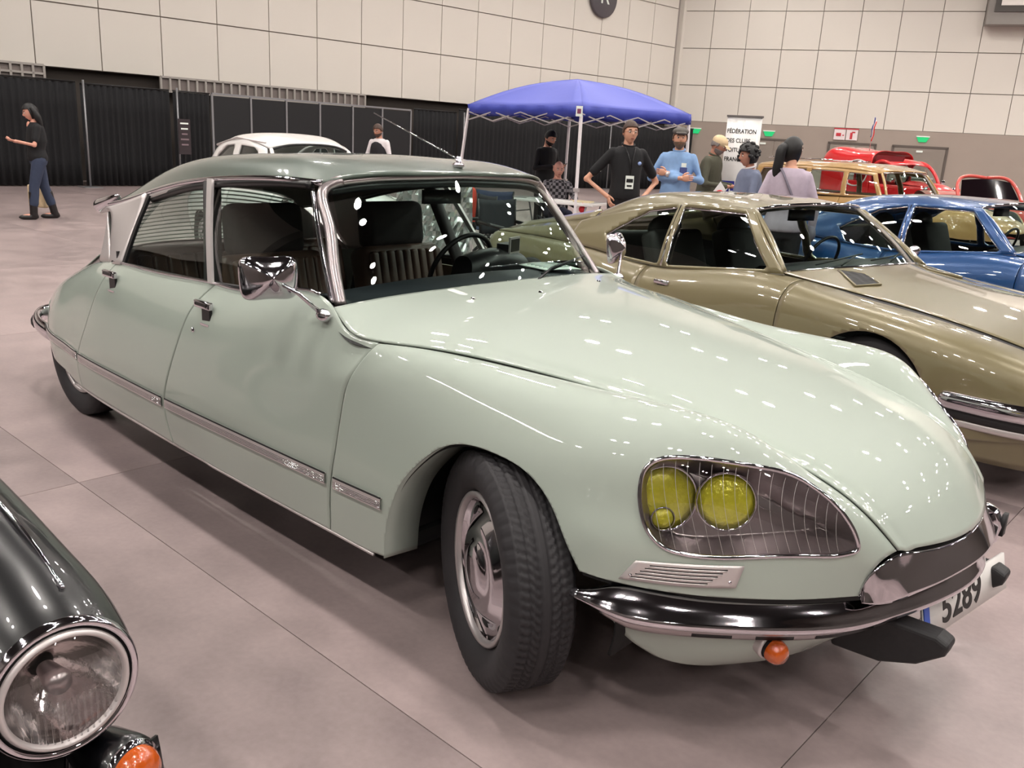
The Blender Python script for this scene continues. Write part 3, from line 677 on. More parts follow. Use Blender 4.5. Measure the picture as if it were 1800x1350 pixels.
G3 = np.stack([inset(crest, d, z) for d, z in [(.048, -.050), (.046, -.058), (.058, -.068)]], 1)
# raised chrome apron between the fenders
ap = np.array([[(.893,-.432,.500),(.899,-.438,.496),(.906,-.444,.488)],[(.902,-.430,.545),(.920,-.428,.522),(.935,-.425,.490)],[(.918,-.418,.580),(.938,-.412,.545),(.960,-.395,.495)],[(.944,-.366,.608),(.961,-.362,.560),(.988,-.345,.508)],[(.968,-.29,.602),(.989,-.288,.556),(1.016,-.27,.518)],[(1.003,-.165,.592),(1.026,-.162,.561),(1.048,-.15,.530)],[(1.02,0,.588),(1.042,0,.561),(1.064,0,.534)]])
ap = np.concatenate([ap, (ap * np.array((1, -1, 1)))[-2::-1]])
o = MB().grid(surf(ap, 60, 14)).build('bumper_apron', M_CHROME, DS); solid(o, .003)
# body coloured valance below the bumper
va = np.array([[(.37,-.80,.41),(.40,-.775,.36),(.44,-.75,.31),(.50,-.70,.262)],[(.50,-.76,.41),(.51,-.73,.34),(.53,-.70,.285),(.56,-.66,.25)],[(.63,-.66,.41),(.64,-.65,.34),(.645,-.61,.28),(.65,-.55,.245)],[(.77,-.54,.41),(.77,-.52,.35),(.76,-.47,.30),(.75,-.42,.265)],[(.86,-.42,.41),(.86,-.38,.37),(.84,-.34,.33),(.82,-.28,.30)],[(.93,-.30,.41),(.92,-.26,.385),(.90,-.22,.36),(.87,-.18,.345)]])
for s in (1, -1):
    o = MB().grid(surf(va * np.array((1, s, 1)), 30, 16)).build('front_valance', M_PAINT, DS); solid(o, .005)
    # amber indicator on its housing
    M = frame_at((.738, -.568 * s, .345), (.96, -.26 * s, -.10), (0, 0, 1))
    h = MB().lathe([(.0001, -.12), (.012, -.11), (.026, -.05), (.035, 0), (.035, .006), (.030, .008)], 28, 'x', M).build('indicator_housing', M_ALU, DS)
    MB().lathe([(.028, .004), (.026, .02), (.027, .022)], 28, 'x', M).build('indicator_base', M_BLACKPL, h)
    l = MB().lathe([(.031, .018), (.032, .03), (.028, .045), (.018, .055), (.0001, .058)], 28, 'x', M).build('amber_lens', M_ORANGE, h); l['label'] = 'round amber turn signal lens'
    # rubber horn below the bumper
    P = [np.array(p) * np.array((1, s, 1)) for p in [(.80,-.27,.375),(.955,-.27,.400),(1.055,-.27,.402),(1.088,-.27,.388),(1.08,-.27,.355),(1.02,-.27,.305),(.93,-.27,.270),(.80,-.27,.262)]]
    P2 = []
    for p in P: P2.append(tuple(p))
    mb = MB(); n = len(P2)
    V = [(p[0] * 1.0, p[1] - .035, p[2]) for p in P2] + [(p[0], p[1] + .035, p[2]) for p in P2]
    mb.raw(V, [list(range(n)), [n + i for i in range(n)][::-1]] + [[i, (i + 1) % n, n + (i + 1) % n, n + i] for i in range(n)])
    hb = mb.build('rubber_bumper_horn', M_RUBBER, DS, smooth=False); bevel(hb, .012, 3); hb['label'] = 'black rubber bumper horn'
    # chrome overrider with rubber tip above
    mb = MB(); prof_ = [(.93,.51),(.96,.53),(1.0,.515),(1.02,.47),(1.01,.41),(.96,.40)]
    mb.prism([(x, (-.42 if s > 0 else .42) - .022, z) for x, z in prof_], (0, .044, 0))
    ov = mb.build('overrider', M_CHROME, DS) if s < 0 else None
    if ov: bevel(ov, .01, 3); MB().box((1.018, .42, .475), (.012, .034, .07)).build('overrider_pad', M_RUBBER, ov)
# number plate
pl = MB().box((0, 0, 0), (.008, .52, .11)).build('number_plate', mat('plate_white', '#dcd9d6', .45), DS, loc=(1.024, .075, .366), rot=(0, -.25, -.14)); pl['label'] = 'white number plate with black digits 5289'
MB().box((.005, -.245, 0), (.003, .03, .106)).build('blue_band', mat('plate_blue', '#1f4fb4', .4), pl, smooth=False)
def text(s, size, m_, parent, loc, rot, name='lettering', align='CENTER', ext=.0008, sx=1.0, shear=0, bold=0.0):
    c = bpy.data.curves.new(name, 'FONT'); c.body = s; c.size = size; c.align_x = align; c.align_y = 'CENTER'; c.extrude = ext; c.shear = shear; c.offset = bold
    o = bpy.data.objects.new(name, c); COL.objects.link(o)
    dg = bpy.context.evaluated_depsgraph_get(); me = bpy.data.meshes.new_from_object(o.evaluated_get(dg)); bpy.data.objects.remove(o)
    me.materials.clear(); q = add(name, me, m_, parent, loc, rot); q.scale = (sx, 1, 1); return q
M_INK = mat('black_ink', '#111111', .5)
text('5289', .112, M_INK, pl, (.0052, -.035, -.002), (PI / 2, 0, PI / 2), 'plate_digits', sx=1.12, bold=.002)
text('F', .02, M_PAPER, pl, (.0072, -.245, -.035), (PI / 2, 0, PI / 2), 'band_letter')
MB().box((.93, .19, .36), (.10, .1, .03)).build('plate_bracket', M_BLACKPL, DS, smooth=False)
# under-bumper dark intake
MB().box((.80, 0, .36), (.10, .56, .10)).build('air_intake', M_BLACK, DS, smooth=False)
# ---- door handles, lock, mirror
def handle(x, z, s):
    P = side_xz(x, z, 0, 1); y = P[1]
    y2 = side_xz(x, z - .035, 0, 1)[1]
    h = MB().box((x + .005, (y2 + .002) * s, z - .032), (.062, .012, .062)).build('handle_recess', M_BLACKPL, DS, smooth=False); bevel(h, .003)
    g = MB().box((x - .01, (y - .022) * s, z + .012), (.115, .022, .030)).build('door_handle', M_CHROME, DS, smooth=True); bevel(g, .006, 3)
    MB().box((x - .01, (y - .034) * s, z + .014), (.085, .004, .012)).build('handle_groove', M_BLACKPL, g, smooth=False)
    b = MB().box((x + .005, (y2 - .006) * s, z - .063), (.062, .012, .008)).build('recess_edge', M_CHROME, h, smooth=False)
for s in (1, -1):
    handle(-1.53, .855, s); handle(-2.42, .845, s)
    p = side_xz(-1.60, .76, .004, 1); MB().lathe([(.0001, -.006), (.008, -.005), (.010, 0)], 14, 'y', c=(p[0], p[1] * s, p[2])).build('door_lock', M_CHROME, DS)
    base = Vector((-.79, -.818 * s, .955)); tip = Vector((-.875, -.95 * s, 1.072)); 
    mr = MB().sphere(tuple(base), (.032, .022, .022), 12).tube([base, base.lerp(tip, .5) + Vector((0, 0, .012)), tip], [.009, .0065, .0065], 8).build('mirror_arm', M_CHROME, DS)
    Mm = frame_at(tip + Vector((-.01, 0, 0)), (.93, -.30 * s, .10), (0, 0, 1))
    out_ = closed([(0, .088, .060), (0, .095, 0), (0, .082, -.062), (0, 0, -.068), (0, -.082, -.062), (0, -.095, 0), (0, -.088, .060), (0, 0, .068)], 40)
    g = np.array([[out_[i] * np.array((1, k, k)) + np.array((x_, 0, 0)) for k, x_ in ((.02, .028), (.35, .020), (.7, .002), (.93, -.012), (1, -.028), (.97, -.036), (.05, -.034))] for i in list(range(40)) + [0]])
    MB().grid(g, M=Mm).build('mirror_shell', M_CHROME, mr)
# ---- wipers
for y0, y1, xx in ((.12, .62, 0), (-.45, .05, 0)):
    a = Vector((-.70, y0, .995)); b = Vector((-.78, y0 + .20, 1.035)); c_ = Vector((-.845, y1, 1.06))
    if y0 < 0: a, b, c_ = Vector((-.735, -.45, 1.0)), Vector((-.755, -.2, 1.01)), Vector((-.775, .0, 1.02)); continue
    wp = MB().tube([a, b, (b + c_) / 2 + Vector((0.01, 0, .004))], [.006, .005, .004], 6).build('wiper_arm', M_BLACKPL, DS)
    MB().tube([b + Vector((0, -.06, -.02)), c_], .005, 6).build('wiper_blade', M_RUBBER, wp)
# rear wheels & front wheels
def tyre_mesh(R=.345, w_=.185, rim=.222, n=360, tread=True):
    hw = w_ / 2
    prof = [(rim, -hw * .62), (rim + .018, -hw * .86), (rim + .05, -hw * 1.02), (R - .045, -hw * 1.04), (R - .022, -hw * .97), (R - .008, -hw * .84)]
    mid = [(R - .003 * abs(t) ** 2, t * hw * .80) for t in np.linspace(-1, 1, 33)]
    prof = prof + mid + [(r_, -h) for r_, h in prof[::-1]]; L = len(prof); V = []
    for k in range(n):
        g = 2 * PI * k / n
        for i, (r_, h) in enumerate(prof):
            d = 0
            if tread and 6 <= i <= 38:
                t = (i - 22) / 16
                if min(abs(abs(t) - .58), abs(abs(t) - .2)) < .045: d = .007
                else:
                    ph = (k / n * 90 + (abs(t) * 3.2 if abs(t) < .55 else t * 1.2 * np.sign(t))) % 1
                    if ph < .26 and abs(t) > .24: d = .005
                if abs(t) >= .99: d = .0
            if tread and i in (4, 5, 39, 40) and (k % 6) < 2: d = .0035
            V.append(((r_ - d) * math.sin(g), h, (r_ - d) * math.cos(g)))
    F = [[k * L + i, ((k + 1) % n) * L + i, ((k + 1) % n) * L + i + 1, k * L + i + 1] for k in range(n) for i in range(L - 1)]
    return mesh('tyre', V, F)
TY = tyre_mesh(); TY2 = tyre_mesh(n=72, tread=False)
def wheel(parent, x, y, R, side, steer=0, R0=.345, camber=0, hub='disc', tyre=None, nm='wheel', wm=None):
    """side=-1: the outer face looks to -y"""
    t = add(nm, tyre or TY, M_TYRE, parent, loc=(x, y, R), rot=(0, 0, steer + (0 if side < 0 else PI)), scale=(R / R0, 1, R / R0))
    if not t.data.materials: t.data.materials.append(M_TYRE)
    f = wm or M_CHROME
    MB().lathe([(.222, -.060), (.224, -.070), (.218, -.076), (.209, -.072), (.204, -.060), (.202, -.045)], 64, 'y').build('rim_ring', mat('rim_ring', '#b9b3b3', .35, .7), t)
    MB().lathe([(.203, -.058), (.185, -.040), (.160, -.046), (.135, -.070), (.115, -.078), (.095, -.070), (.080, -.078), (.068, -.088), (.035, -.094), (.0001, -.095)], 64, 'y').build('hub_cap', f, t)
    for k in range(8):
        a = k * PI / 4; c_ = (.178 * math.sin(a), -.043, .178 * math.cos(a)); M_ = Matrix.Translation(c_) @ Matrix.Rotation(a, 4, 'Y')
        MB().sphere((0, 0, 0), (.026, .003, .010), 10, M_).build('wheel_slot', M_BLACK, t)
    return t
wheel(DS, .0, -.765, .345, -1, math.radians(-27)); wheel(DS, 0, .765, .345, 1, math.radians(-27))
for s in (-1, 1): wheel(DS, -3.13, .642 * s, .335, s, 0, tyre=TY2).scale.y = .88
for x in (0, -3.11): MB().tube([(x, -.62, .34), (x, .62, .34)], .035, 8).build('axle', M_BLACK, DS)
# antenna rod (thin telescopic rod leaning back)
MB().tube([(-1.035, .0, 1.455), (-1.45, -.09, 1.615)], [.0035, .0018], 6).build('antenna_rod', M_CHROME, DS)
# ================================================================ generic panelled car for the neighbours
M_SEAT = mat('dark_seat', '#1c1917', .7, noise=.1); M_DARKIN = mat('dark_interior', '#0e0e10', .8)
def resamp(L, n): return curve(L, n)
def green_grid(low, up_, n=80, mrows=12, bow=.02):
    lo, hi = curve(low, n), curve(up_, n)
    return np.array([[lo[i] * (1 - t) + hi[i] * t + np.array((0, -bow * math.sin(PI * t), 0)) for t in np.linspace(0, 1, mrows)] for i in range(n + 1)])
def car(root, body, side, hood, roof, low, up_, wins, arches, cuts=(), wheels=(), wsb=None, wst=None, rsb=None, rst=None, chrome=True, glass_=None, tail=None, ny=40, post=None, wheelR=.33, track=.75, fine=100, shell=True, tyre=None, seats=True, paint_roof=None):
    glass_ = glass_ or M_GLASS
    S_ = surf(side, fine, 40); SV_, SF_ = grid_mesh(S_)
    V, F = SV_, SF_
    for a in arches: V, F = clip(V, F, sdf_poly(V[:, [0, 2]], a))
    edges = [-9] + sorted(cuts) + [9]
    for k in range(len(edges) - 1):
        a, b = edges[k] + .003, edges[k + 1] - .003
        v, f_ = clip(V, F, V[:, 0] - a); v, f_ = clip(v, f_, b - v[:, 0])
        if not f_: continue
        nm = 'body_side' if not cuts else ('rear_fender' if k == 0 else 'front_fender' if k == len(edges) - 2 else 'door')
        for s in (1, -1):
            vv = v if s == 1 else mirror_y(v); o = add(nm, mesh(nm, vv, f_ if s == 1 else [q[::-1] for q in f_]), body, root); solid(o, -.006)
    if shell:
        for s in (1, -1):
            vv = SV_[:, :3].copy(); vv[:, 1] = (vv[:, 1] + .03) * s; 
            v5 = np.concatenate([vv, SV_[:, 3:5]], 1); F5 = SF_
            for a in arches: v5, F5 = clip(v5, F5, sdf_poly(v5[:, [0, 2]], a))
            add('inner_shell', mesh('inner_shell', v5, F5), M_BLACK, root)
    if hood is not None:
        h = surf(full(hood), 60, 40); V2, F2 = grid_mesh(h, flip=True); V2, F2 = clip(V2, F2, np.minimum(V2[:, 4] - .003, .997 - V2[:, 4])); o = add('hood', mesh('hood', V2, F2), body, root); solid(o, -.006)
    if tail is not None:
        h = surf(full(tail), 30, 24); V2, F2 = grid_mesh(h, flip=True); o = add('tail_panel', mesh('tail_panel', V2, F2), body, root); solid(o, -.006)
    if roof is not None:
        h = surf(full(roof), 50, 40); V2, F2 = grid_mesh(h, flip=True); o = add('roof', mesh('roof', V2, F2), paint_roof or body, root); solid(o, -.012)
    if low is not None:
        g = green_grid(low, up_); GV, GF = grid_mesh(g); V, F = GV, GF
        polys = [closed(w, 60) if len(w) > 4 or True else w for w in wins]
        polys = [np.array(w, float) for w in wins]
        for w in polys: V, F = clip(V, F, sdf_poly(V[:, [0, 2]], w))
        for s in (1, -1):
            vv = V if s == 1 else mirror_y(V); o = add('window_frame', mesh('window_frame', vv, F if s == 1 else [q[::-1] for q in F]), post or body, root); solid(o, -.02)
            for w in polys:
                v, f_ = clip(GV, GF, -sdf_poly(GV[:, [0, 2]], w)); v = v[:, :3].copy(); v[:, 1] += .008
                if not f_: continue
                v[:, 1] *= s; add('side_window', mesh('side_window', v, f_), glass_, root)
                if chrome:
                    P = []
                    for a, b in zip(w, np.roll(w, -1, 0)):
                        for t in np.linspace(0, 1, 8, endpoint=False):
                            x, z = a * (1 - t) + b * t; k = np.argmin((GV[:, 0] - x) ** 2 + (GV[:, 2] - z) ** 2); P.append((x, (GV[k, 1] - .004) * s, z))
                    MB().tube(P, .007, 6, closed_=True).build('window_trim', M_CHROME, root)
    if wsb:
        A = np.array([p for p in wsb] + [(x, -y, z) for x, y, z in wsb[-2::-1]]); B = np.array([p for p in wst] + [(x, -y, z) for x, y, z in wst[-2::-1]])
        MB().grid(surf([A, (A + B) / 2 + np.array((.015, 0, .01)), B], 12, 30)).build('windscreen', glass_, root)
        for e in (0, -1):
            P = [A[e], (A[e] + B[e]) / 2 + np.array((.01, 0, .01)), B[e]]; MB().tube(curve(P, 10), .022, 8).build('windscreen_pillar', post or M_STEEL if chrome else body, root)
        MB().tube(curve(A, 30), .010, 6).build('windscreen_trim', M_CHROME if chrome else M_BLACKPL, root); MB().tube(curve(B, 30), .014, 6).build('windscreen_trim', M_CHROME if chrome else M_BLACKPL, root)
    if rsb:
        A = np.array([p for p in rsb] + [(x, -y, z) for x, y, z in rsb[-2::-1]]); B = np.array([p for p in rst] + [(x, -y, z) for x, y, z in rst[-2::-1]])
        MB().grid(surf([A, B], 4, 20)).build('rear_window', glass_, root)
    for x in wheels:
        for s in (-1, 1): wheel(root, x, s * track, wheelR, s, tyre=tyre or TY2)
    xs = [p[0][0] for p in side]
    a, b = min(xs), max(xs); MB().box(((a + b) / 2, 0, .30), ((b - a) * .86, 1.0, .12)).build('underbody', M_BLACK, root, smooth=False)
    return S_
def arch_poly(x, r, z, n=20, kz=1.0):
    return np.array([(x - r, -.3)] + [(x + r * math.cos(a), z + r * math.sin(a) * kz) for a in np.linspace(PI, 0, n)] + [(x + r, -.3)])
SM_SIDE = [
 [(.98,-.60,.655),(1.0,-.72,.64),(1.0,-.78,.60),(1.0,-.80,.53),(.99,-.80,.45),(.97,-.79,.38)],
 [(.60,-.62,.735),(.6,-.785,.725),(.6,-.865,.67),(.6,-.892,.56),(.6,-.89,.44),(.6,-.87,.30)],
 [(.20,-.63,.795),(.2,-.80,.785),(.2,-.885,.725),(.2,-.915,.60),(.2,-.915,.44),(.2,-.88,.24)],
 [(-.30,-.65,.840),(-.3,-.80,.83),(-.3,-.885,.77),(-.3,-.918,.62),(-.3,-.918,.44),(-.3,-.88,.22)],
 [(-.70,-.735,.880),(-.7,-.82,.850),(-.7,-.885,.775),(-.7,-.918,.62),(-.7,-.918,.44),(-.7,-.88,.22)],
 [(-1.6,-.775,.812),(-1.6,-.835,.785),(-1.6,-.888,.72),(-1.6,-.915,.62),(-1.6,-.915,.44),(-1.6,-.88,.22)],
 [(-2.3,-.755,.855),(-2.3,-.81,.82),(-2.3,-.858,.75),(-2.3,-.875,.62),(-2.3,-.87,.44),(-2.3,-.84,.24)],
 [(-3.0,-.69,.875),(-3.0,-.745,.845),(-3.0,-.79,.78),(-3.0,-.81,.62),(-3.0,-.80,.44),(-3.0,-.77,.27)],
 [(-3.75,-.60,.86),(-3.76,-.66,.83),(-3.78,-.70,.74),(-3.78,-.71,.6),(-3.78,-.70,.44),(-3.75,-.66,.32)]]
SM_HOOD = [
 [(-.70,-.735,.887),(-.62,-.55,.908),(-.55,-.28,.922),(-.53,0,.926)],
 [(-.30,-.65,.842),(-.28,-.48,.865),(-.26,-.24,.886),(-.25,0,.892)],
 [(.20,-.63,.797),(.2,-.47,.812),(.2,-.23,.828),(.2,0,.835)],
 [(.60,-.62,.737),(.6,-.46,.752),(.6,-.23,.768),(.6,0,.774)],
 [(.98,-.60,.655),(1.0,-.45,.668),(1.02,-.23,.678),(1.03,0,.682)]]
SM_ROOF = [
 [(-1.10,-.555,1.215),(-1.05,-.45,1.240),(-1.0,-.22,1.258),(-.99,0,1.262)],
 [(-1.35,-.575,1.222),(-1.33,-.48,1.262),(-1.30,-.24,1.285),(-1.3,0,1.29)],
 [(-1.8,-.585,1.205),(-1.8,-.49,1.262),(-1.8,-.24,1.292),(-1.8,0,1.298)],
 [(-2.2,-.595,1.135),(-2.2,-.50,1.215),(-2.2,-.25,1.255),(-2.2,0,1.262)],
 [(-2.55,-.61,1.045),(-2.5,-.52,1.12),(-2.48,-.26,1.165),(-2.48,0,1.175)]]
def build_sm(label, x, y, rz, body, seatm, label2=None, group=None):
    R_ = thing('classic_coupe', label, 'car', (x, y, 0), rz)
    wins = [[(-.775,.892),(-1.115,1.188),(-1.61,1.196),(-1.575,.825)], [(-1.635,.825),(-1.665,1.192),(-1.93,1.150),(-2.24,.965),(-2.12,.845)]]
    low = [(-.66,-.735,.880),(-1.1,-.76,.848),(-1.6,-.775,.812),(-2.1,-.765,.838),(-2.6,-.735,.872)]; up_ = [(-1.07,-.56,1.21),(-1.35,-.575,1.222),(-1.8,-.585,1.205),(-2.2,-.595,1.135),(-2.62,-.625,1.02)]
    S_ = car(R_, body, SM_SIDE, SM_HOOD, SM_ROOF, low, up_, wins, [arch_poly(.03, .36, .345, kz=1.0), arch_poly(-2.95, .30, .12, kz=1.0)], cuts=(-.56, -1.72), wheels=(0, -2.95),
             wsb=[(-.69,-.715,.89),(-.60,-.5,.912),(-.54,-.25,.926),(-.52,0,.93)], wst=[(-1.10,-.54,1.215),(-1.03,-.43,1.24),(-.98,-.21,1.256),(-.965,0,1.26)],
             rsb=[(-3.5,-.45,.95),(-3.55,0,.97)], rst=[(-2.50,-.55,1.10),(-2.48,0,1.175)], wheelR=.335, track=.76, post=body)
    # sloping tail flanks beside the rear window
    for s in (1, -1):
        g = np.array([[(-2.5,-.62,1.06),(-2.5,-.54,1.12)],[(-3.0,-.56,.985),(-3.0,-.49,1.035)],[(-3.6,-.50,.90),(-3.6,-.44,.94)]]) * np.array((1, s, 1)); o = MB().grid(surf(g, 12, 3)).build('tail_flank', body, R_); solid(o, .01)
        g = np.array([[(-2.45,-.745,.862),(-2.45,-.61,1.07)],[(-3.0,-.69,.875),(-3.0,-.56,.985)],[(-3.75,-.60,.86),(-3.6,-.50,.90)]]) * np.array((1, s, 1)); o = MB().grid(surf(g, 12, 3)).build('rear_quarter', body, R_); solid(o, .01)
        MB().grid(np.array([[(-3.75,-.60*s,.86),(-3.6,-.44*s,.94)],[(-3.75,0,.86),(-3.6,0,.94)]])).build('tail_panel', body, R_)
        # front fender chrome: bumper end
        cr = curve([(.42,-.905,.47),(.60,-.90,.475),(.85,-.86,.485),(1.02,-.72,.49),(1.10,-.4,.495),(1.12,0,.495)], 40) * np.array((1, s, 1))
        o = MB().tube(cr, [.01] + [.045] * 40, 10, sq=(1.0, .6)).build('front_bumper', M_CHROME, R_)
        MB().tube(cr * np.array((.985, .985, 1)) - np.array((0, 0, .055)), .032, 8, sq=(1.0, .5)).build('bumper_rubber', M_RUBBER, R_)
        MB().tube(cr * np.array((.98, .98, 1)) - np.array((0, 0, .10)), .02, 8, sq=(1.0, .5)).build('bumper_lip', M_ALU, R_)
        g = np.array([[(.45,-.88,.38),(.5,-.84,.20)],[(.8,-.83,.38),(.8,-.74,.2)],[(1.0,-.66,.38),(.95,-.58,.2)],[(1.06,0,.38),(1.0,0,.2)]]) * np.array((1, s, 1)); o = MB().grid(surf(g, 20, 5)).build('front_valance', body, R_); solid(o, .01)
        # glazed nose
        g = np.array([[(1.0,-.79,.60),(1.02,-.79,.52)],[(1.06,-.45,.64),(1.09,-.45,.52)],[(1.08,0,.65),(1.11,0,.52)]]) * np.array((1, s, 1)); MB().grid(surf(g, 20, 4)).build('nose_glass', M_LENS, R_)
        MB().box((.92, -.45 * s, .57), (.1, .5, .1)).build('lamp_unit', M_STEEL, R_, smooth=False)
        # door handle, lock, mirror, side chrome
        h = MB().box((-1.48,-.888*s,.735),(.13,.03,.03)).build('door_handle', M_CHROME, R_); bevel(h, .008); MB().box((-1.48,-.885*s,.712),(.07,.02,.035)).build('handle_recess', M_BLACKPL, h)
        P = curve([(-.66,-.742,.885),(-1.1,-.767,.853),(-1.6,-.782,.818),(-2.1,-.772,.845),(-2.4,-.75,.865)], 30) * np.array((1, s, 1)); MB().tube(P, .007, 6).build('belt_moulding', M_CHROME, R_)
        P = curve([(-1.1,-.565,1.218),(-1.35,-.585,1.225),(-1.8,-.595,1.208),(-2.2,-.605,1.138),(-2.5,-.62,1.06)], 30) * np.array((1, s, 1)); MB().tube(P, .009, 6).build('drip_rail', M_CHROME, R_)
        if s < 0: MB().tube([(-.80,-.78*s,.90),(-.83,-.86*s,.945)], .008, 8).sphere((-.84,-.885*s,.955), (.035,.06,.04), 14).build('wing_mirror', M_CHROME, R_)
    g = MB().tube([(-1.595,-.790,.82),(-1.625,-.715,1.0),(-1.645,-.60,1.205)], .015, 6, sq=(.6, 1.2)).build('centre_post', M_CHROME, R_)
    # hood outlets, let into the surface
    HZ = surf(full(SM_HOOD), 60, 60); hz = lambda x, y: HZ.reshape(-1, 3)[np.argmin((HZ[..., 0] - x).ravel() ** 2 + (HZ[..., 1] - y).ravel() ** 2)][2]
    for s in (1, -1):
        c4 = [(-.53, -.43), (-.41, -.34), (-.25, -.43), (-.31, -.57)]; P = [(x, y * -s if s > 0 else y, hz(x, y * (-s if s > 0 else 1)) + .003) for x, y in c4]
        A_ = [np.array(p) for p in c4]; sg = -s if s > 0 else 1; q_ = np.array([[(lambda v: (v[0], v[1] * sg, hz(v[0], v[1] * sg) + .013))((A_[0] * (1 - a) + A_[1] * a) * (1 - b) + (A_[3] * (1 - a) + A_[2] * a) * b) for b in np.linspace(0, 1, 9)] for a in np.linspace(0, 1, 7)])
        k = MB().grid(q_).build('hood_outlet', M_BLACK, R_, smooth=False); MB().tube([(p[0], p[1], p[2] + .008) for p in P], .007, 6, closed_=True).build('outlet_trim', body, k)
    # wipers
    MB().tube([(-.60,-.30,.93),(-.68,-.05,.965)], .006, 6).tube([(-.635,-.50,.935),(-.70,.05,.975)], .005, 6).tube([(-.56,.15,.945),(-.66,.40,.975)], .006, 6).tube([(-.60,-.0,.95),(-.68,.50,.965)], .005, 6).build('wiper', M_BLACKPL, R_)
    for s in (1, -1):
        b = cushion('front_seat', (-1.55, .36 * s, .48), (.5, .5, .2), seatm, R_); cushion('seat_back', (-.32, 0, .26), (.16, .5, .52), seatm, b, rot=-.35)
        MB().sphere((-2.02, .36 * s, 1.02), (.07, .16, .10), 16).build('headrest', seatm, R_)
    cushion('rear_bench', (-2.25, 0, .5), (.4, 1.1, .2), seatm, R_); cushion('bench_back', (-2.5, 0, .72), (.14, 1.1, .4), seatm, R_, rot=-.3)
    o = MB().grid(surf([[(-.60,-.70,.875),(-.5,0,.90),(-.60,.70,.875)],[(-.95,-.68,.87),(-.9,0,.89),(-.95,.68,.87)],[(-1.02,-.68,.70),(-1.0,0,.7),(-1.02,.68,.70)]], 8, 12)).build('dashboard', M_BLACKPL, R_)
    M_ = frame_at((-1.22, .38, .86), (-.93, 0, .35), (0, 0, 1)); MB().tube([M_ @ Vector((0, .17 * math.cos(a), .17 * math.sin(a))) for a in np.linspace(0, 2 * PI, 28, endpoint=False)], .011, 6, closed_=True).build('steering_wheel', M_BLACKPL, R_)
    MB().box((-1.15, 0, 1.18), (.03, .24, .07)).build('rearview_mirror', M_BLACKPL, R_)
    for c_ in R_.children:
        if c_.type == 'MESH' and c_.data.users == 1 and 'wheel' not in c_.name and c_.location.length < 1e-6:
            for v in c_.data.vertices: v.co.z += .024 * min(0, v.co.x + .7)
    return R_
M_GOLD = mat('bronze_gold_paint', '#766d50', .33, .15, 1, .02, noise=.03, ns=3)
M_BLUE = mat('blue_paint', '#17457a', .3, .2, 1, .02, noise=.03)
smg = build_sm('olive gold coupe with hood outlet parked directly beyond the sage green saloon', .16, 2.84, math.radians(-12.3), M_GOLD, M_SEAT)
smb = build_sm('deep blue coupe behind the olive gold coupe at the right edge', .632, 5.903, math.radians(-9.8), M_BLUE, M_SEAT)
# ================================================================ helpers to stand things in the hall
FWX, FWY = math.cos(YAW), math.sin(YAW); RTX, RTY = math.sin(YAW), -math.cos(YAW)
def facing(phi): return math.atan2(-FWY, -FWX) - math.radians(phi)   # 0 looks to the viewer's side, 90 to the left, -90 to the right
fp = MB().lathe([(.0001, .004), (.06, .004), (.065, 0)], 24).build('floor_cap', mat('cap_dark', '#3a3030', .6), None, loc=(-3.32, -1.62, 0)); tag(fp, 'small round dark cap set in the floor at the left edge', 'cap')
# ---------------------------------------------------------------- small black car, front left corner
M_LAMPGLASS = M_LENS
BK = thing('vintage_car', 'glossy black vintage car with big round headlamp and amber indicator in near left corner', 'car', (0, -2.60, 0), 0)
fy = -2.035 + 2.60
def bk_side():
    G = []
    for x, top, ti, w_, sh in ((.08, .60, .44, .60, .56), (-.08, .70, .45, .635, .66), (-.25, .84, .46, .66, .74), (-.55, .905, .48, .70, .80), (-.9, .91, .52, .72, .79), (-1.4, .90, .60, .73, .78), (-2.2, .90, .62, .73, .78), (-2.9, .82, .55, .70, .70), (-3.3, .62, .45, .60, .55)):
        G.append([(x, -ti, top), (x, -(ti + w_) / 2 - .01, top - .012), (x, -w_ + .012, sh), (x, -w_ - .005, (sh + .5) / 2), (x, -w_ - .005, .42), (x, -w_ + .02, .24)])
    return G
S_ = surf(bk_side(), 90, 40); V, F = grid_mesh(S_)
V, F = clip(V, F, sdf_poly(V[:, [0, 2]], arch_poly(-.30, .27, .28))); V, F = clip(V, F, sdf_poly(V[:, [0, 2]], arch_poly(-2.5, .30, .28)))
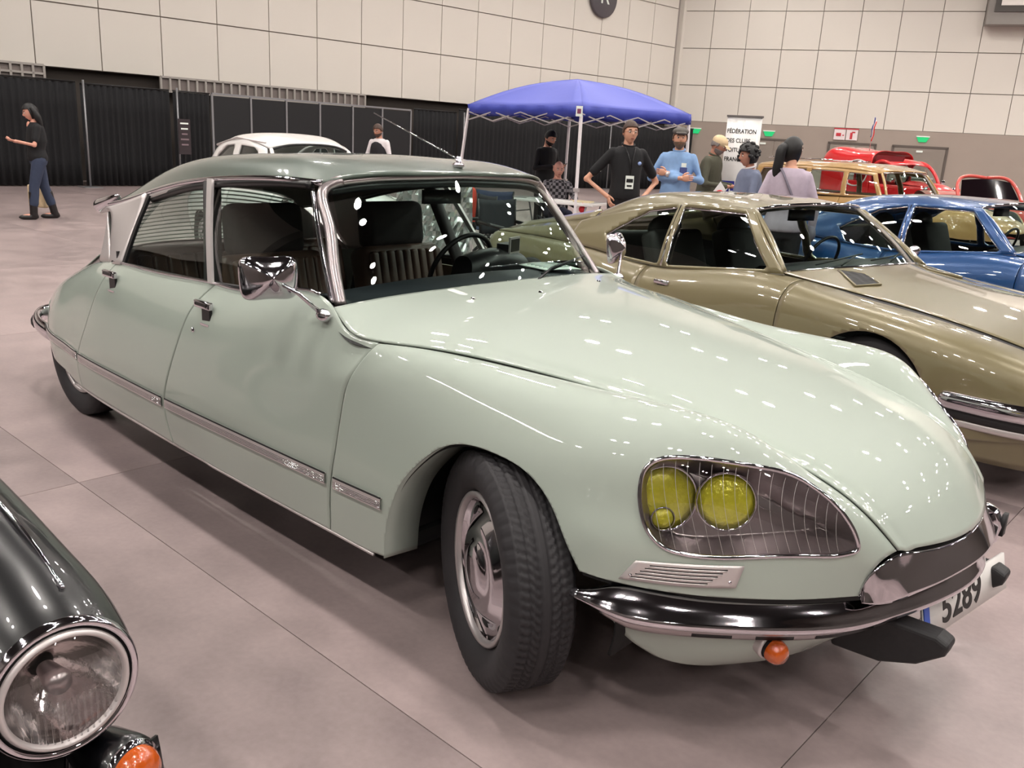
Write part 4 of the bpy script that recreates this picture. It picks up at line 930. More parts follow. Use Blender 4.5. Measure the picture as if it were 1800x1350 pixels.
for s in (1, -1):
    vv = V[:, :3] * np.array((1, s, 1)); o = add('body_side', mesh('body_side', vv, F if s == 1 else [q[::-1] for q in F]), M_BLACKPAINT, BK); solid(o, -.006)
    # bulbous front wing that runs forward into the headlamp
    g = []
    for x, cy, cz, ry, rz_ in ((-.95, .55, .64, .14, .24), (-.60, .555, .645, .15, .262), (-.35, .555, .645, .152, .250), (-.15, .557, .648, .150, .218), (-.02, .560, .650, .147, .188), (.08, fy, .652, .140, .160), (.15, fy, .652, .131, .138), (.19, fy, .652, .121, .123), (.205, fy, .652, .115, .115)):
        g.append([(x, (cy + ry * math.cos(a)) * s, cz + rz_ * math.sin(a)) for a in np.linspace(0, 2 * PI, 33)])
    o = MB().grid(surf(g, 60, 64)).build('front_wing', M_BLACKPAINT, BK)
    Ml = frame_at((.200, fy * s, .652), (1, 0, .02), (0, 0, 1))
    ring = MB().lathe([(.117, -.01), (.121, .004), (.117, .014), (.110, .017), (.106, .012)], 56, 'x', Ml).build('headlamp_ring', M_CHROME, BK)
    MB().lathe([(.106, .013), (.103, .006), (.100, .012)], 48, 'x', Ml).build('lamp_gasket', M_BLACKPL, ring)
    MB().lathe([(.102, .012), (.098, .022), (.093, .020), (.090, .012)], 56, 'x', Ml).build('inner_ring', M_ALU, ring)
    MB().lathe([(.094, .015), (.085, .022), (.06, .031), (.03, .036), (.0001, .038)], 48, 'x', Ml).build('headlamp_glass', M_LENS, ring)
    MB().lathe([(.093, .008), (.085, -.015), (.065, -.045), (.035, -.07), (.015, -.08), (.0001, -.08)], 48, 'x', Ml).build('reflector', mat('reflector', '#e4dedd', .12, 1, noise=.02, bump=.15, ns=30), ring)
    MB().lathe([(.0001, -.005), (.018, -.008), (.022, -.02), (.015, -.07)], 24, 'x', Ml).build('bulb_shield', M_STEEL, ring)
    for k in range(15):
        y = -.070 + k * .010; h = math.sqrt(max(.088 ** 2 - y * y, 0)); 
        MB().tube([Ml @ Vector((.024 + .008 * (1 - (y / .09) ** 2), y, z)) for z in np.linspace(-h * .9, -.005, 8)], .0022, 5).build('lens_flute', M_LENS, ring)
    # amber indicator pod
    Ma = frame_at((.235, (fy + .075) * s, .475), (.97, .25 * s, .0), (0, 0, 1))
    p = MB().lathe([(.0001, -.14), (.03, -.12), (.05, -.06), (.056, -.01), (.056, .004), (.05, .010)], 32, 'x', Ma).build('indicator_pod', M_BLACKPAINT, BK)
    MB().lathe([(.052, .004), (.053, .014), (.045, .018)], 32, 'x', Ma).build('indicator_rim', M_CHROME, p)
    MB().lathe([(.045, .012), (.045, .028), (.038, .042), (.02, .050), (.0001, .052)], 28, 'x', Ma).build('amber_lens', M_ORANGE, p)
    # chrome line and moulded crease along the fender top
    MB().tube(curve([(.14, .60 * s, .790), (.0, .60 * s, .832), (-.2, .59 * s, .870), (-.5, .58 * s, .900)], 20), .004, 5).build('wing_bead', M_CHROME, BK)
hb_ = [[(-.95,-.60,.90),(-.95,-.3,.985),(-.95,0,1.0)],[(-.5,-.48,.90),(-.5,-.25,.955),(-.5,0,.97)],[(-.1,-.46,.83),(-.1,-.24,.90),(-.1,0,.915)],[(.12,-.44,.72),(.14,-.23,.80),(.15,0,.82)],[(.22,-.43,.55),(.26,-.22,.60),(.28,0,.61)],[(.24,-.43,.35),(.28,-.22,.36),(.30,0,.36)]]
V2, F2 = grid_mesh(surf(full(hb_), 50, 40), flip=True); o = add('hood', mesh('hood', V2, F2), M_BLACKPAINT, BK); solid(o, -.006)
g = surf([[(.22, -.70, .50), (.25, -.6, .50), (.27, 0, .50), (.25, .6, .50), (.22, .70, .50)], [(.23, -.70, .36), (.27, -.6, .36), (.29, 0, .36), (.27, .6, .36), (.23, .70, .36)], [(.18, -.68, .25), (.2, -.6, .25), (.22, 0, .25), (.2, .6, .25), (.18, .68, .25)]], 8, 30); o = MB().grid(g).build('front_apron', M_BLACKPAINT, BK); solid(o, .006)
MB().tube(curve([(.10, -.74, .33), (.30, -.68, .34), (.37, 0, .345), (.30, .68, .34), (.10, .74, .33)], 50), .03, 10, sq=(1.3, .7)).build('front_bumper', M_CHROME, BK)
rf_ = [[(-1.25,-.52,1.36),(-1.2,-.25,1.40),(-1.2,0,1.41)],[(-1.7,-.55,1.41),(-1.7,-.27,1.45),(-1.7,0,1.46)],[(-2.2,-.53,1.38),(-2.2,-.26,1.43),(-2.2,0,1.44)],[(-2.7,-.50,1.2),(-2.75,-.25,1.27),(-2.75,0,1.28)],[(-3.2,-.48,.80),(-3.3,-.24,.82),(-3.3,0,.83)]]
V2, F2 = grid_mesh(surf(full(rf_), 40, 30), flip=True); o = add('roof', mesh('roof', V2, F2), M_BLACKPAINT, BK); solid(o, -.01)
for s in (1, -1):
    g = green_grid([(-.95,-.62,.90),(-1.6,-.66,.90),(-2.4,-.62,.90),(-3.0,-.5,.84)], [(-1.27,-.52,1.35),(-1.7,-.55,1.40),(-2.2,-.53,1.37),(-2.7,-.50,1.19)], 40, 8); GV, GF = grid_mesh(g)
    W_ = [np.array([(-1.12,.95),(-1.36,1.32),(-1.72,1.34),(-1.70,.95)]), np.array([(-1.78,.95),(-1.80,1.34),(-2.2,1.30),(-2.45,1.12),(-2.48,.96)])]; v, f_ = GV, GF
    for w in W_: v, f_ = clip(v, f_, sdf_poly(v[:, [0, 2]], w))
    o = add('window_frame', mesh('window_frame', v[:, :3] * np.array((1, s, 1)), f_), M_BLACKPAINT, BK); solid(o, .01)
    for w in W_:
        v, f_ = clip(GV, GF, -sdf_poly(GV[:, [0, 2]], w)); add('side_window', mesh('side_window', v[:, :3] * np.array((1, s, 1)), f_), M_GLASS, BK)
    for x in (-.22, -2.5): wheel(BK, x, .60 * s, .29, s, tyre=TY2)
MB().grid(surf([[(-.93,-.58,.93),(-.86,0,.98),(-.93,.58,.93)],[(-1.25,-.50,1.35),(-1.18,0,1.39),(-1.25,.50,1.35)]], 4, 14)).build('windscreen', M_GLASS, BK)
MB().box((-1.4, 0, .3), (2.9, 1.0, .1)).build('underbody', M_BLACK, BK, smooth=False)
# ---------------------------------------------------------------- white rounded car behind the saloon
def small_car(name, label, x, y, rz, paint, k=1.0, white=True):
    R_ = thing(name, label, 'car', (x, y, 0), rz)
    side = [[(.50,-.40,.66),(.52,-.50,.64),(.54,-.58,.58),(.55,-.62,.50),(.52,-.62,.40),(.48,-.58,.28)],
            [(.25,-.42,.80),(.25,-.56,.80),(.25,-.66,.74),(.25,-.70,.60),(.25,-.70,.45),(.25,-.68,.25)],
            [(-.15,-.46,.88),(-.15,-.60,.87),(-.15,-.69,.80),(-.15,-.72,.64),(-.15,-.72,.45),(-.15,-.70,.22)],
            [(-.60,-.60,.90),(-.6,-.65,.88),(-.6,-.70,.80),(-.6,-.72,.64),(-.6,-.72,.45),(-.6,-.70,.22)],
            [(-1.5,-.64,.90),(-1.5,-.67,.88),(-1.5,-.71,.80),(-1.5,-.73,.64),(-1.5,-.73,.45),(-1.5,-.71,.22)],
            [(-2.2,-.60,.90),(-2.2,-.65,.88),(-2.2,-.71,.80),(-2.2,-.73,.62),(-2.2,-.73,.45),(-2.2,-.70,.25)],
            [(-2.8,-.50,.78),(-2.8,-.56,.76),(-2.8,-.62,.68),(-2.8,-.64,.55),(-2.8,-.63,.42),(-2.8,-.60,.28)]]
    hood_ = [[(-.62,-.60,.905),(-.56,-.40,.95),(-.52,-.2,.975),(-.5,0,.98)],[(-.15,-.46,.885),(-.15,-.33,.92),(-.14,-.16,.945),(-.14,0,.95)],[(.25,-.42,.80),(.27,-.3,.83),(.28,-.15,.85),(.28,0,.855)],[(.50,-.40,.66),(.54,-.28,.66),(.57,-.14,.66),(.58,0,.66)],[(.53,-.40,.45),(.58,-.28,.45),(.6,-.14,.45),(.61,0,.45)],[(.48,-.40,.28),(.5,-.28,.28),(.52,-.14,.28),(.53,0,.28)]]
    roof_ = [[(-1.02,-.48,1.32),(-.97,-.36,1.36),(-.93,-.18,1.385),(-.92,0,1.39)],[(-1.2,-.52,1.37),(-1.2,-.40,1.425),(-1.18,-.2,1.45),(-1.17,0,1.455)],[(-1.7,-.53,1.38),(-1.7,-.42,1.44),(-1.7,-.21,1.465),(-1.7,0,1.47)],[(-2.1,-.51,1.30),(-2.1,-.40,1.37),(-2.12,-.2,1.40),(-2.12,0,1.405)],[(-2.4,-.49,1.10),(-2.5,-.36,1.14),(-2.55,-.18,1.16),(-2.56,0,1.165)],[(-2.78,-.50,.80),(-2.95,-.34,.78),(-3.02,-.17,.77),(-3.04,0,.77)],[(-2.8,-.50,.3),(-3.05,-.34,.3),(-3.12,-.17,.3),(-3.14,0,.3)]]
    low = [(-.66,-.60,.905),(-1.1,-.63,.905),(-1.6,-.645,.905),(-2.1,-.61,.905),(-2.75,-.51,.80)]; up_ = [(-1.03,-.49,1.31),(-1.3,-.53,1.375),(-1.7,-.535,1.375),(-2.1,-.515,1.295),(-2.45,-.495,1.06)]
    rw = lambda a, b, c_, d: closed([(a, b), ((a + c_) / 2, b - .012), (c_, b), (c_ + .02, (b + d) / 2), (c_ - .02, d - .01), ((a + c_) / 2, d), (a + .05, d - .02), (a + .0, (b + d) / 2)], 40)
    wins = [rw(-1.52, .945, -.95, 1.30)[:, :2] if False else np.array([(-.90,.94),(-1.10,1.26),(-1.20,1.315),(-1.47,1.33),(-1.50,.94)]), np.array([(-1.60,.94),(-1.60,1.33),(-1.85,1.31),(-2.05,1.20),(-2.14,1.05),(-2.16,.95)])]
    car(R_, paint, side, hood_, roof_, low, up_, wins, [arch_poly(0, .30, .30), arch_poly(-2.25, .30, .28)], cuts=(-.62, -1.55), wheels=(0, -2.25),
        wsb=[(-.66,-.57,.925),(-.57,-.38,.955),(-.54,0,.97)], wst=[(-1.01,-.46,1.31),(-.95,-.3,1.355),(-.92,0,1.375)], wheelR=.29, track=.60, fine=60, post=paint, chrome=False)
    for s in (1, -1):
        M_ = frame_at((.44, .52 * s, .66), (1, 0, .05), (0, 0, 1))
        h = MB().lathe([(.0001, -.14), (.06, -.12), (.09, -.05), (.095, 0), (.088, .012)], 28, 'x', M_).build('headlamp', M_CHROME, R_); MB().lathe([(.086, .006), (.05, .025), (.0001, .03)], 28, 'x', M_).build('lamp_glass', M_YEL, h)
    for k_ in range(4): MB().tube([(.60, -.28, .5 + k_ * .04), (.625, 0, .5 + k_ * .04), (.60, .28, .5 + k_ * .04)], .008, 6).build('grille_bar', M_CHROME, R_)
    MB().tube(curve([(.45, -.70, .36), (.66, -.5, .37), (.70, 0, .37), (.66, .5, .37), (.45, .70, .36)], 30), .028, 8, sq=(1.3, .7)).build('front_bumper', M_CHROME, R_)
    MB().tube([(-1.0,-.53,1.375),(-1.6,-.555,1.405),(-2.15,-.53,1.31)], .012, 6).build('gutter', M_ALU, R_)
    return R_
M_WHITEP = mat('white_car_paint', '#e6e4e2', .3, 0, 1, .03, noise=.01)
wc = small_car('vintage_car', 'small white rounded vintage car behind the sage green saloon roof', -5.64, 3.13, math.radians(-5), M_WHITEP)
# crumpled silver sunshade standing in front of it
def crumple(name, label, cat, loc, rz, w_, h, amp, m_):
    n = 26; g = np.zeros((n, n, 3)); 
    for i in range(n):
        for j in range(n):
            a = i / (n - 1) - .5; b = j / (n - 1); g[i, j] = (amp * (math.sin(17 * a + 5 * b) * .4 + math.sin(31 * a * b + 3) * .3 + rng.normal() * .45) + .25 * b * h * .5, a * w_ * (1 - .12 * b), b * h)
    g[:, 0, 0] *= .4
    o = MB().grid(g).build(name, m_, None, loc=loc, rot=(0, 0, rz), smooth=False); solid(o, .004); tag(o, label, cat); return o
crumple('sunshade', 'crumpled silver foil sunshade leaning beside the small white car', 'sunshade', (-4.35, 2.95, .0), math.radians(-45), .75, 1.12, .035, mat('silver_foil', '#d9dcdc', .22, .9, noise=.05))
# ---------------------------------------------------------------- bronze estate car with roof rack
M_BRONZE = mat('bronze_paint', '#a5824f', .35, .15, 1, .03)
def long_car(name, label, x, y, rz, paint, rack=True):
    R_ = thing(name, label, 'car', (x, y, 0), rz)
    low = [(-.85,-.755,.97),(-1.6,-.765,.94),(-2.6,-.74,.92),(-3.9,-.66,.90)]; up_ = [(-1.14,-.61,1.345),(-1.6,-.625,1.37),(-2.6,-.62,1.38),(-3.85,-.58,1.34)]
    wins = [np.array([(-.96,.99),(-1.20,1.31),(-1.68,1.335),(-1.60,.97)]), np.array([(-1.70,.97),(-1.77,1.335),(-2.5,1.34),(-2.5,.96)]), np.array([(-2.6,.96),(-2.6,1.34),(-3.7,1.31),(-3.8,.95)])]
    side = [[tuple(p) for p in row] for row in SIDE[2:7]] + [[(-3.3,-.70,.90),(-3.3,-.74,.82),(-3.3,-.78,.7),(-3.3,-.80,.55),(-3.3,-.80,.4),(-3.3,-.79,.25)],[(-3.95,-.64,.88),(-3.95,-.68,.8),(-3.95,-.71,.7),(-3.95,-.72,.55),(-3.95,-.72,.4),(-3.95,-.70,.3)]]
    # front as one shell: door side joined to the fender grid rows
    fr = [[row[0], row[2], row[3], row[4], row[5], row[6]] for row in FENDER[::-1]]
    roof_ = [[(-1.10,-.602,1.350),(-1.045,-.51,1.385),(-.975,-.25,1.402),(-.95,0,1.407)],[(-1.4,-.63,1.38),(-1.4,-.55,1.44),(-1.4,-.28,1.47),(-1.4,0,1.475)],[(-2.4,-.63,1.395),(-2.4,-.55,1.455),(-2.4,-.28,1.485),(-2.4,0,1.49)],[(-3.5,-.60,1.37),(-3.5,-.52,1.43),(-3.5,-.26,1.455),(-3.5,0,1.46)],[(-3.9,-.57,1.33),(-3.92,-.5,1.38),(-3.95,-.25,1.40),(-3.95,0,1.405)]]
    car(R_, paint, fr, HOODH, None, None, None, [], [ARCHP], fine=60)
    car(R_, paint, side, None, roof_, low, up_, wins, [arch_poly(-3.11, .33, .2)], cuts=(-1.7,), wheels=(0, -3.11), wheelR=.34, track=.72, wsb=[(-.825,-.70,.968),(-.775,-.55,.98),(-.735,0,1.0)], wst=[(-1.085,-.575,1.345),(-1.04,-.46,1.365),(-.965,0,1.386)], fine=60, post=paint)
    MB().box((-3.98, 0, .85), (.04, 1.25, .9)).build('tailgate', paint, R_, smooth=False)
    if rack:
        for s in (1, -1): MB().tube([(-2.2,.5*s,1.52),(-3.7,.5*s,1.50)], .012, 6).build('rack_rail', M_CHROME, R_)
        for k in range(6): MB().tube([(-2.25 - k * .28,-.5,1.51),(-2.25 - k * .28,.5,1.51)], .009, 6).build('rack_bar', M_CHROME, R_)
    cushion('front_seat', (-1.9, 0, .55), (.5, 1.3, .3), M_SEAT, R_); cushion('seat_back', (-.3, 0, .3), (.14, 1.3, .5), M_SEAT, R_.children[-1], rot=-.3)
    return R_
long_car('estate_car', 'bronze brown estate car with chrome roof rack behind the woman in pale lavender', -2.66, 12.67, math.radians(-18), M_BRONZE)
# ---------------------------------------------------------------- red panel van
M_RED = mat('red_paint', '#d0141c', .35, 0, 1, .04)
RV = thing('panel_van', 'bright red vintage panel van with open round cornered windows and small flag', 'van', (-5.75, 21.35, 0), math.radians(-24))
bx = []
for x, w_, h, z0 in ((-3.35, .60, 1.60, .45), (-3.25, .70, 1.74, .40), (-2.3, .74, 1.80, .40), (-1.45, .74, 1.80, .40), (-1.42, .74, 1.80, .40)):
    prof_ = [(-w_, z0), (-w_, .9), (-w_, h - .32), (-w_ * .93, h - .12), (-w_ * .72, h - .02), (0, h), (w_ * .72, h - .02), (w_ * .93, h - .12), (w_, h - .32), (w_, .9), (w_, z0)]
    bx.append([(x, y, z) for y, z in prof_])
V, F = grid_mesh(surf(bx, 30, 60), flip=True); wb_ = np.array([(-2.28, 1.02), (-2.30, 1.36), (-2.2, 1.46), (-1.62, 1.46), (-1.55, 1.36), (-1.60, 1.02)])
ff = np.where(np.abs(V[:, 1]) > .5, sdf_poly(V[:, [0, 2]], wb_), 1.0); V, F = clip(V, F, ff)
o = add('cargo_box', mesh('cargo_box', V, F), M_RED, RV); solid(o, -.01)
for s in (1, -1):
    MB().tube([(x, .75 * s, z) for x, z in closed(wb_, 40)], .02, 6, closed_=True).build('window_surround', mat('pale_seal', '#c9c2c0', .6), RV)
    sd = np.array([[(x, -w2 * s, z) for z in np.linspace(.35, .98, 6)] for x, w2 in ((-1.45, .73), (-.9, .72), (-.5, .70), (-.3, .62), (.2, .50), (.45, .42))]); o = MB().grid(surf(sd, 24, 8)).build('door', M_RED, RV); solid(o, .01)
    P = [(-1.42, -.72 * s, 1.0), (-1.40, -.68 * s, 1.42), (-1.28, -.66 * s, 1.53), (-1.05, -.66 * s, 1.55), (-.78, -.66 * s, 1.44), (-.55, -.67 * s, 1.22), (-.40, -.68 * s, .98)]
    MB().tube(curve(P, 40), .045, 8).build('door_arch', M_RED, RV)
    fnd = [[(.55 - .0, (-.55 - d) * s, .35), (.35, (-.58 - d) * s, .62), (.1, (-.60 - d) * s, .72), (-.2, (-.60 - d) * s, .72), (-.5, (-.6 - d) * s, .55), (-.55, (-.6 - d) * s, .35)] for d in (0, .08, .16, .18)]
    o = MB().grid(surf(fnd, 8, 24)).build('front_wing', M_RED, RV); solid(o, .01)
    M_ = frame_at((.25, -.48 * s, .92), (1, 0, 0), (0, 0, 1)); MB().lathe([(.0001, -.12), (.07, -.08), (.085, 0), (.05, .02), (.0001, .025)], 20, 'x', M_).build('headlamp', M_CHROME, RV)
    for x in (0, -2.37): wheel(RV, x, .62 * s, .31, s, tyre=TY2)
    MB().tube([(-.62,-.70*s,1.05),(-.52,-.84*s,1.08)], .01, 6).sphere((-.50,-.90*s,1.10), (.02,.09,.06), 12).build('wing_mirror', M_CHROME, RV)
h_ = [[(-.52, -.58, 1.02), (-.5, -.3, 1.09), (-.5, 0, 1.11)], [(-.1, -.48, .99), (-.1, -.25, 1.06), (-.1, 0, 1.08)], [(.35, -.40, .90), (.37, -.2, .96), (.38, 0, .97)], [(.52, -.36, .68), (.56, -.18, .70), (.57, 0, .70)], [(.55, -.36, .40), (.6, -.18, .40), (.61, 0, .40)]]
V2, F2 = grid_mesh(surf(full(h_), 30, 24), flip=True); o = add('hood', mesh('hood', V2, F2), M_RED, RV); solid(o, -.01)
MB().grid(surf([[(-.55, -.62, 1.05), (-.48, 0, 1.10), (-.55, .62, 1.05)], [(-.85, -.60, 1.46), (-.78, 0, 1.50), (-.85, .60, 1.46)]], 4, 10)).build('windscreen', M_GLASS, RV)
g = surf([[(-.80, -.64, 1.44), (-.74, 0, 1.50), (-.80, .64, 1.44)], [(-1.05, -.66, 1.56), (-1.03, 0, 1.62), (-1.05, .66, 1.56)], [(-1.45, -.66, 1.58), (-1.45, 0, 1.64), (-1.45, .66, 1.58)]], 8, 12); o = MB().grid(g).build('cab_roof', M_RED, RV); solid(o, .01)
o = MB().prism([(-1.35, -.68, 1.55), (-.55, -.62, 1.56), (-.5, -.62, 1.68), (-1.35, -.68, 1.70)], (0, .04, 0)).build('dark_visor', mat('maroon_visor', '#7a1a22', .5), RV, smooth=False)
MB().box((-1.4, 0, .4), (3.4, 1.1, .1)).build('underbody', M_BLACK, RV, smooth=False); cushion('front_seat', (-1.1, 0, .7), (.4, 1.0, .5), M_SEAT, RV)
MB().sphere((-.95, -.3, 1.22), (.10, .09, .12), 12).build('steering_wheel', M_SEAT, RV) if False else MB().tube([(-.75 + .1 * math.sin(a), -.30 + .17 * math.cos(a), 1.12 + .15 * math.sin(a)) for a in np.linspace(0, 2 * PI, 20, endpoint=False)], .014, 6, closed_=True).build('steering_wheel', M_BLACKPL, RV)
# flag pole on the van
fl3 = thing('flag', 'small blue white and red flag on a pole above the red van', 'flag', (-7.62, 21.65, 1.80), facing(0) + PI / 2)
MB().tube([(0, 0, 0), (0, 0, .88)], .008, 6).build('pole', M_ALU, fl3)
for k, (c_, a) in enumerate((('#23358f', .0), ('#e8e4e6', .07), ('#d8232c', .12))):
    g = np.array([[(.012 * math.sin(t * 9 + k), -a - .07 * u_ - .12 * t * 0, .85 - t * (.5) - a * .9 - .2 * (k == 2) * 0) for u_ in (0, .5, 1)] for t in np.linspace(0, 1, 12)]); g[..., 1] += np.linspace(0, .10, 12)[:, None] * (1 if k != 1 else .7)
    o = MB().grid(g).build('flag_stripe', mat('flag_%d' % k, c_, .8), fl3); solid(o, .003)
# ---------------------------------------------------------------- red convertible far right
RC = thing('convertible', 'low red car with its black windscreen frame, at the right edge by the taupe wall', 'car', (-2.79, 16.13, 0), math.radians(-48))
M_SALMON = mat('salmon_red_paint', '#c1453c', .35, 0, 1, .04)
sd = [[(.4,-.45,.72),(.4,-.6,.7),(.4,-.68,.5),(.4,-.66,.3)],[(0,-.5,.82),(0,-.66,.8),(0,-.74,.6),(0,-.7,.25)],[(-.8,-.6,.92),(-.8,-.7,.88),(-.8,-.76,.6),(-.8,-.72,.22)],[(-2,-.62,.92),(-2,-.7,.88),(-2,-.76,.6),(-2,-.72,.22)],[(-2.9,-.5,.85),(-2.9,-.6,.8),(-2.9,-.68,.6),(-2.9,-.64,.3)]]
V, F = grid_mesh(surf(sd, 40, 16)); V, F = clip(V, F, sdf_poly(V[:, [0, 2]], arch_poly(0, .3, .28))); V, F = clip(V, F, sdf_poly(V[:, [0, 2]], arch_poly(-2.3, .3, .28)))
for s in (1, -1):
    o = add('body_side', mesh('body_side', V[:, :3] * np.array((1, s, 1)), F), M_SALMON, RC); solid(o, .006)
    for x in (0, -2.3): wheel(RC, x, .62 * s, .29, s, tyre=TY2)
    MB().tube(curve([(-.62,-.62*s,.92),(-.85,-.58*s,1.18),(-.95,-.50*s,1.30),(-.93,0,1.34)], 24), .035, 8).build('windscreen_frame', M_SALMON, RC)
V2, F2 = grid_mesh(surf(full([[(-.7,-.6,.92),(-.66,-.3,.96),(-.65,0,.97)],[(0,-.5,.82),(0,-.25,.89),(0,0,.9)],[(.4,-.45,.72),(.45,-.22,.74),(.47,0,.74)],[(.45,-.45,.3),(.5,-.22,.3),(.52,0,.3)]]), 24, 20), flip=True); o = add('hood', mesh('hood', V2, F2), M_SALMON, RC); solid(o, -.006)
V2, F2 = grid_mesh(surf(full([[(-2.0,-.62,.92),(-2.0,-.3,.94),(-2,0,.95)],[(-2.9,-.5,.85),(-2.95,-.25,.86),(-2.96,0,.86)],[(-2.95,-.5,.3),(-3.0,-.25,.3),(-3.02,0,.3)]]), 14, 14), flip=True); add('tail_panel', mesh('tail_panel', V2, F2), M_SALMON, RC)
MB().grid(surf([[(-.65,-.58,.95),(-.6,0,.97),(-.65,.58,.95)],[(-.92,-.48,1.28),(-.9,0,1.32),(-.92,.48,1.28)]], 4, 12)).build('windscreen', mat('dark_glass', '#120a0e', .08, 0, 1), RC)
MB().box((-1.3, 0, .3), (2.8, 1.0, .1)).build('underbody', M_BLACK, RC, smooth=False)
cushion('front_seat', (-1.4, 0, .62), (.5, 1.1, .4), M_SEAT, RC)
# ---------------------------------------------------------------- curtains on pipe frames along the left wall
M_DRAPE = mat('black_drape', '#0b0b0f', .85, noise=.35, ns=3); M_POLE = mat('pole_grey', '#8f8f92', .4, .5)
def drape(label, A, B, h, folds, seed, group=None):
    A, B = Vector((*A, 0)), Vector((*B, 0)); L = (B - A).length; t = thing('drape', label, 'curtain', A, math.atan2(B.y - A.y, B.x - A.x), group)
    n = int(folds * 8); r_ = np.random.default_rng(seed); ph = np.cumsum(r_.uniform(.5, 1.5, n + 1)) / 8 * 2 * PI
    g = np.array([[(L * i / n, .035 * math.sin(ph[i]) * (1 - .4 * k) , h * k + .02) for k in (0, .25, .5, .75, 1)] for i in range(n + 1)]); o = MB().grid(g).build('drape_cloth', M_DRAPE, t); solid(o, .004)
    MB().tube([(0, 0, h + .04), (L, 0, h + .04)], .02, 6).build('top_rail', M_POLE if h > 2.4 else M_BLACKPL, t)
    return t
xs = lambda y: (-19.25 + max(0, y - 16) * .11)
drape('pleated black floor length drape behind the walking woman at the left edge', (xs(-9), -9), (xs(5.85), 5.85), 2.22, 90, 1)
drape('pleated black drape between the grey pole and the dark notice', (xs(5.95), 5.95), (xs(8.0), 8.0), 2.20, 14, 2)
drape('narrow pleated black drape between the dark notice and the panelled screens', (xs(8.1), 8.1), (xs(9.05), 9.05), 2.20, 7, 3)
drape('pleated black drape hanging left of the blue canopy', (xs(15.75), 15.75), (xs(17.38), 17.38), 2.26, 10, 4)
drape('long pleated black drape seen beneath the blue canopy', (xs(17.48), 17.48), (-17.6, 29.15), 2.35, 64, 5)
for y, l in ((5.9, 'slanted grey drape pole right of the walking woman'), (8.05, 'grey drape pole carrying the small dark notice'), (17.43, 'grey drape pole directly left of the blue canopy'), (24.2, 'grey drape pole seen under the canopy left of the man in black polo')):
    t = thing('drape_pole', l, 'pole', (xs(y), y, 0)); t.location.x += .30
    MB().tube([(0, 0, .01), (0, 0, 2.30)], .022, 8).build('pole', M_POLE, t); MB().box((0, 0, .006), (.4, .4, .012)).build('base_plate', M_POLE, t, smooth=False)
t = thing('notice_board', 'narrow dark notice with white print on the grey pole', 'sign', (xs(8.05) + .75, 7.95, 0), 0)
MB().tube([(0, 0, .01), (0, 0, 1.6)], .015, 8).build('stand', M_BLACKPL, t); MB().box((.02, 0, 1.2), (.02, .30, .80)).build('board', mat('notice_dark', '#2c2226', .5), t, smooth=False); MB().box((0, 0, .01), (.35, .35, .02)).build('base_plate', M_BLACKPL, t, smooth=False)
for k in range(5): MB().box((.032, .0, 1.5 - k * .12), (.004, .20 - .03 * (k % 3), .035)).build('print_line', M_PAPER if k < 2 else mat('dull_print', '#7d6a70', .6), t, smooth=False)
sc_ = thing('panel_screen', 'row of black hard panels framed by thin grey posts', 'screen', (xs(9.11), 9.11, 0), 0)
py = [9.11, 10.19, 11.25, 12.32, 13.44, 14.51, 15.61]
for i, y in enumerate(py):
    MB().box((0, y - 9.11, 1.12), (.05, .05, 2.24)).build('screen_post', M_POLE, sc_, smooth=False)
    if i < len(py) - 1: MB().box((0, (y + py[i + 1]) / 2 - 9.11, 1.11), (.02, py[i + 1] - y - .04, 2.18)).build('screen_panel', mat('screen_black', '#0a0b10', .6), sc_, smooth=False)
MB().box((0, (py[-1] - 9.11) / 2, 2.25), (.06, py[-1] - 9.11, .045)).build('top_rail', M_POLE, sc_, smooth=False)
# clerestory of small panes between wall and drapes
def clerestory(n_, y0, y1, z0, z1, cols, rows):
    A = Vector((-22.9 + (y0 + 14) * .0958 + .12, y0, 0)); o = thing('window_%d' % n_, '', '', A, math.atan2(1, .0958)); del o['label']; del o['category']; o['kind'] = 'structure'
    L = (y1 - y0) * 1.0046; w_ = L / cols; h = (z1 - z0) / rows; fr = mat('window_frame_paint', '#a9a29c', .6)
    for r_ in range(rows + 1): MB().box((L / 2, 0, z0 + r_ * h), (L, .06, .05)).build('window_bar', fr, o, smooth=False)
    vb = MB().box((0, 0, (z0 + z1) / 2), (.05, .06, z1 - z0)).build('window_bar', fr, o, smooth=False); pn = MB().box((0, .04, 0), (w_ - .05, .01, h - .05)).build('window_pane', mat('pane_dusty', '#7e7470', .4, noise=.15, ns=1.2), o, smooth=False)
    for i in range(1, cols + 1): add('window_bar', vb.data, None, o, loc=(i * w_, 0, 0))
    k = 0
    for i in range(cols):
        for r_ in range(rows):
            q = pn if k == 0 else add('window_pane', pn.data, None, o); q.location = ((i + .5) * w_, 0, z0 + (r_ + .5) * h); k += 1
clerestory(1, 1.2, 5.83, 2.24, 2.62, 20, 2); clerestory(2, 8.5, 14.5, 2.26, 2.60, 26, 1)
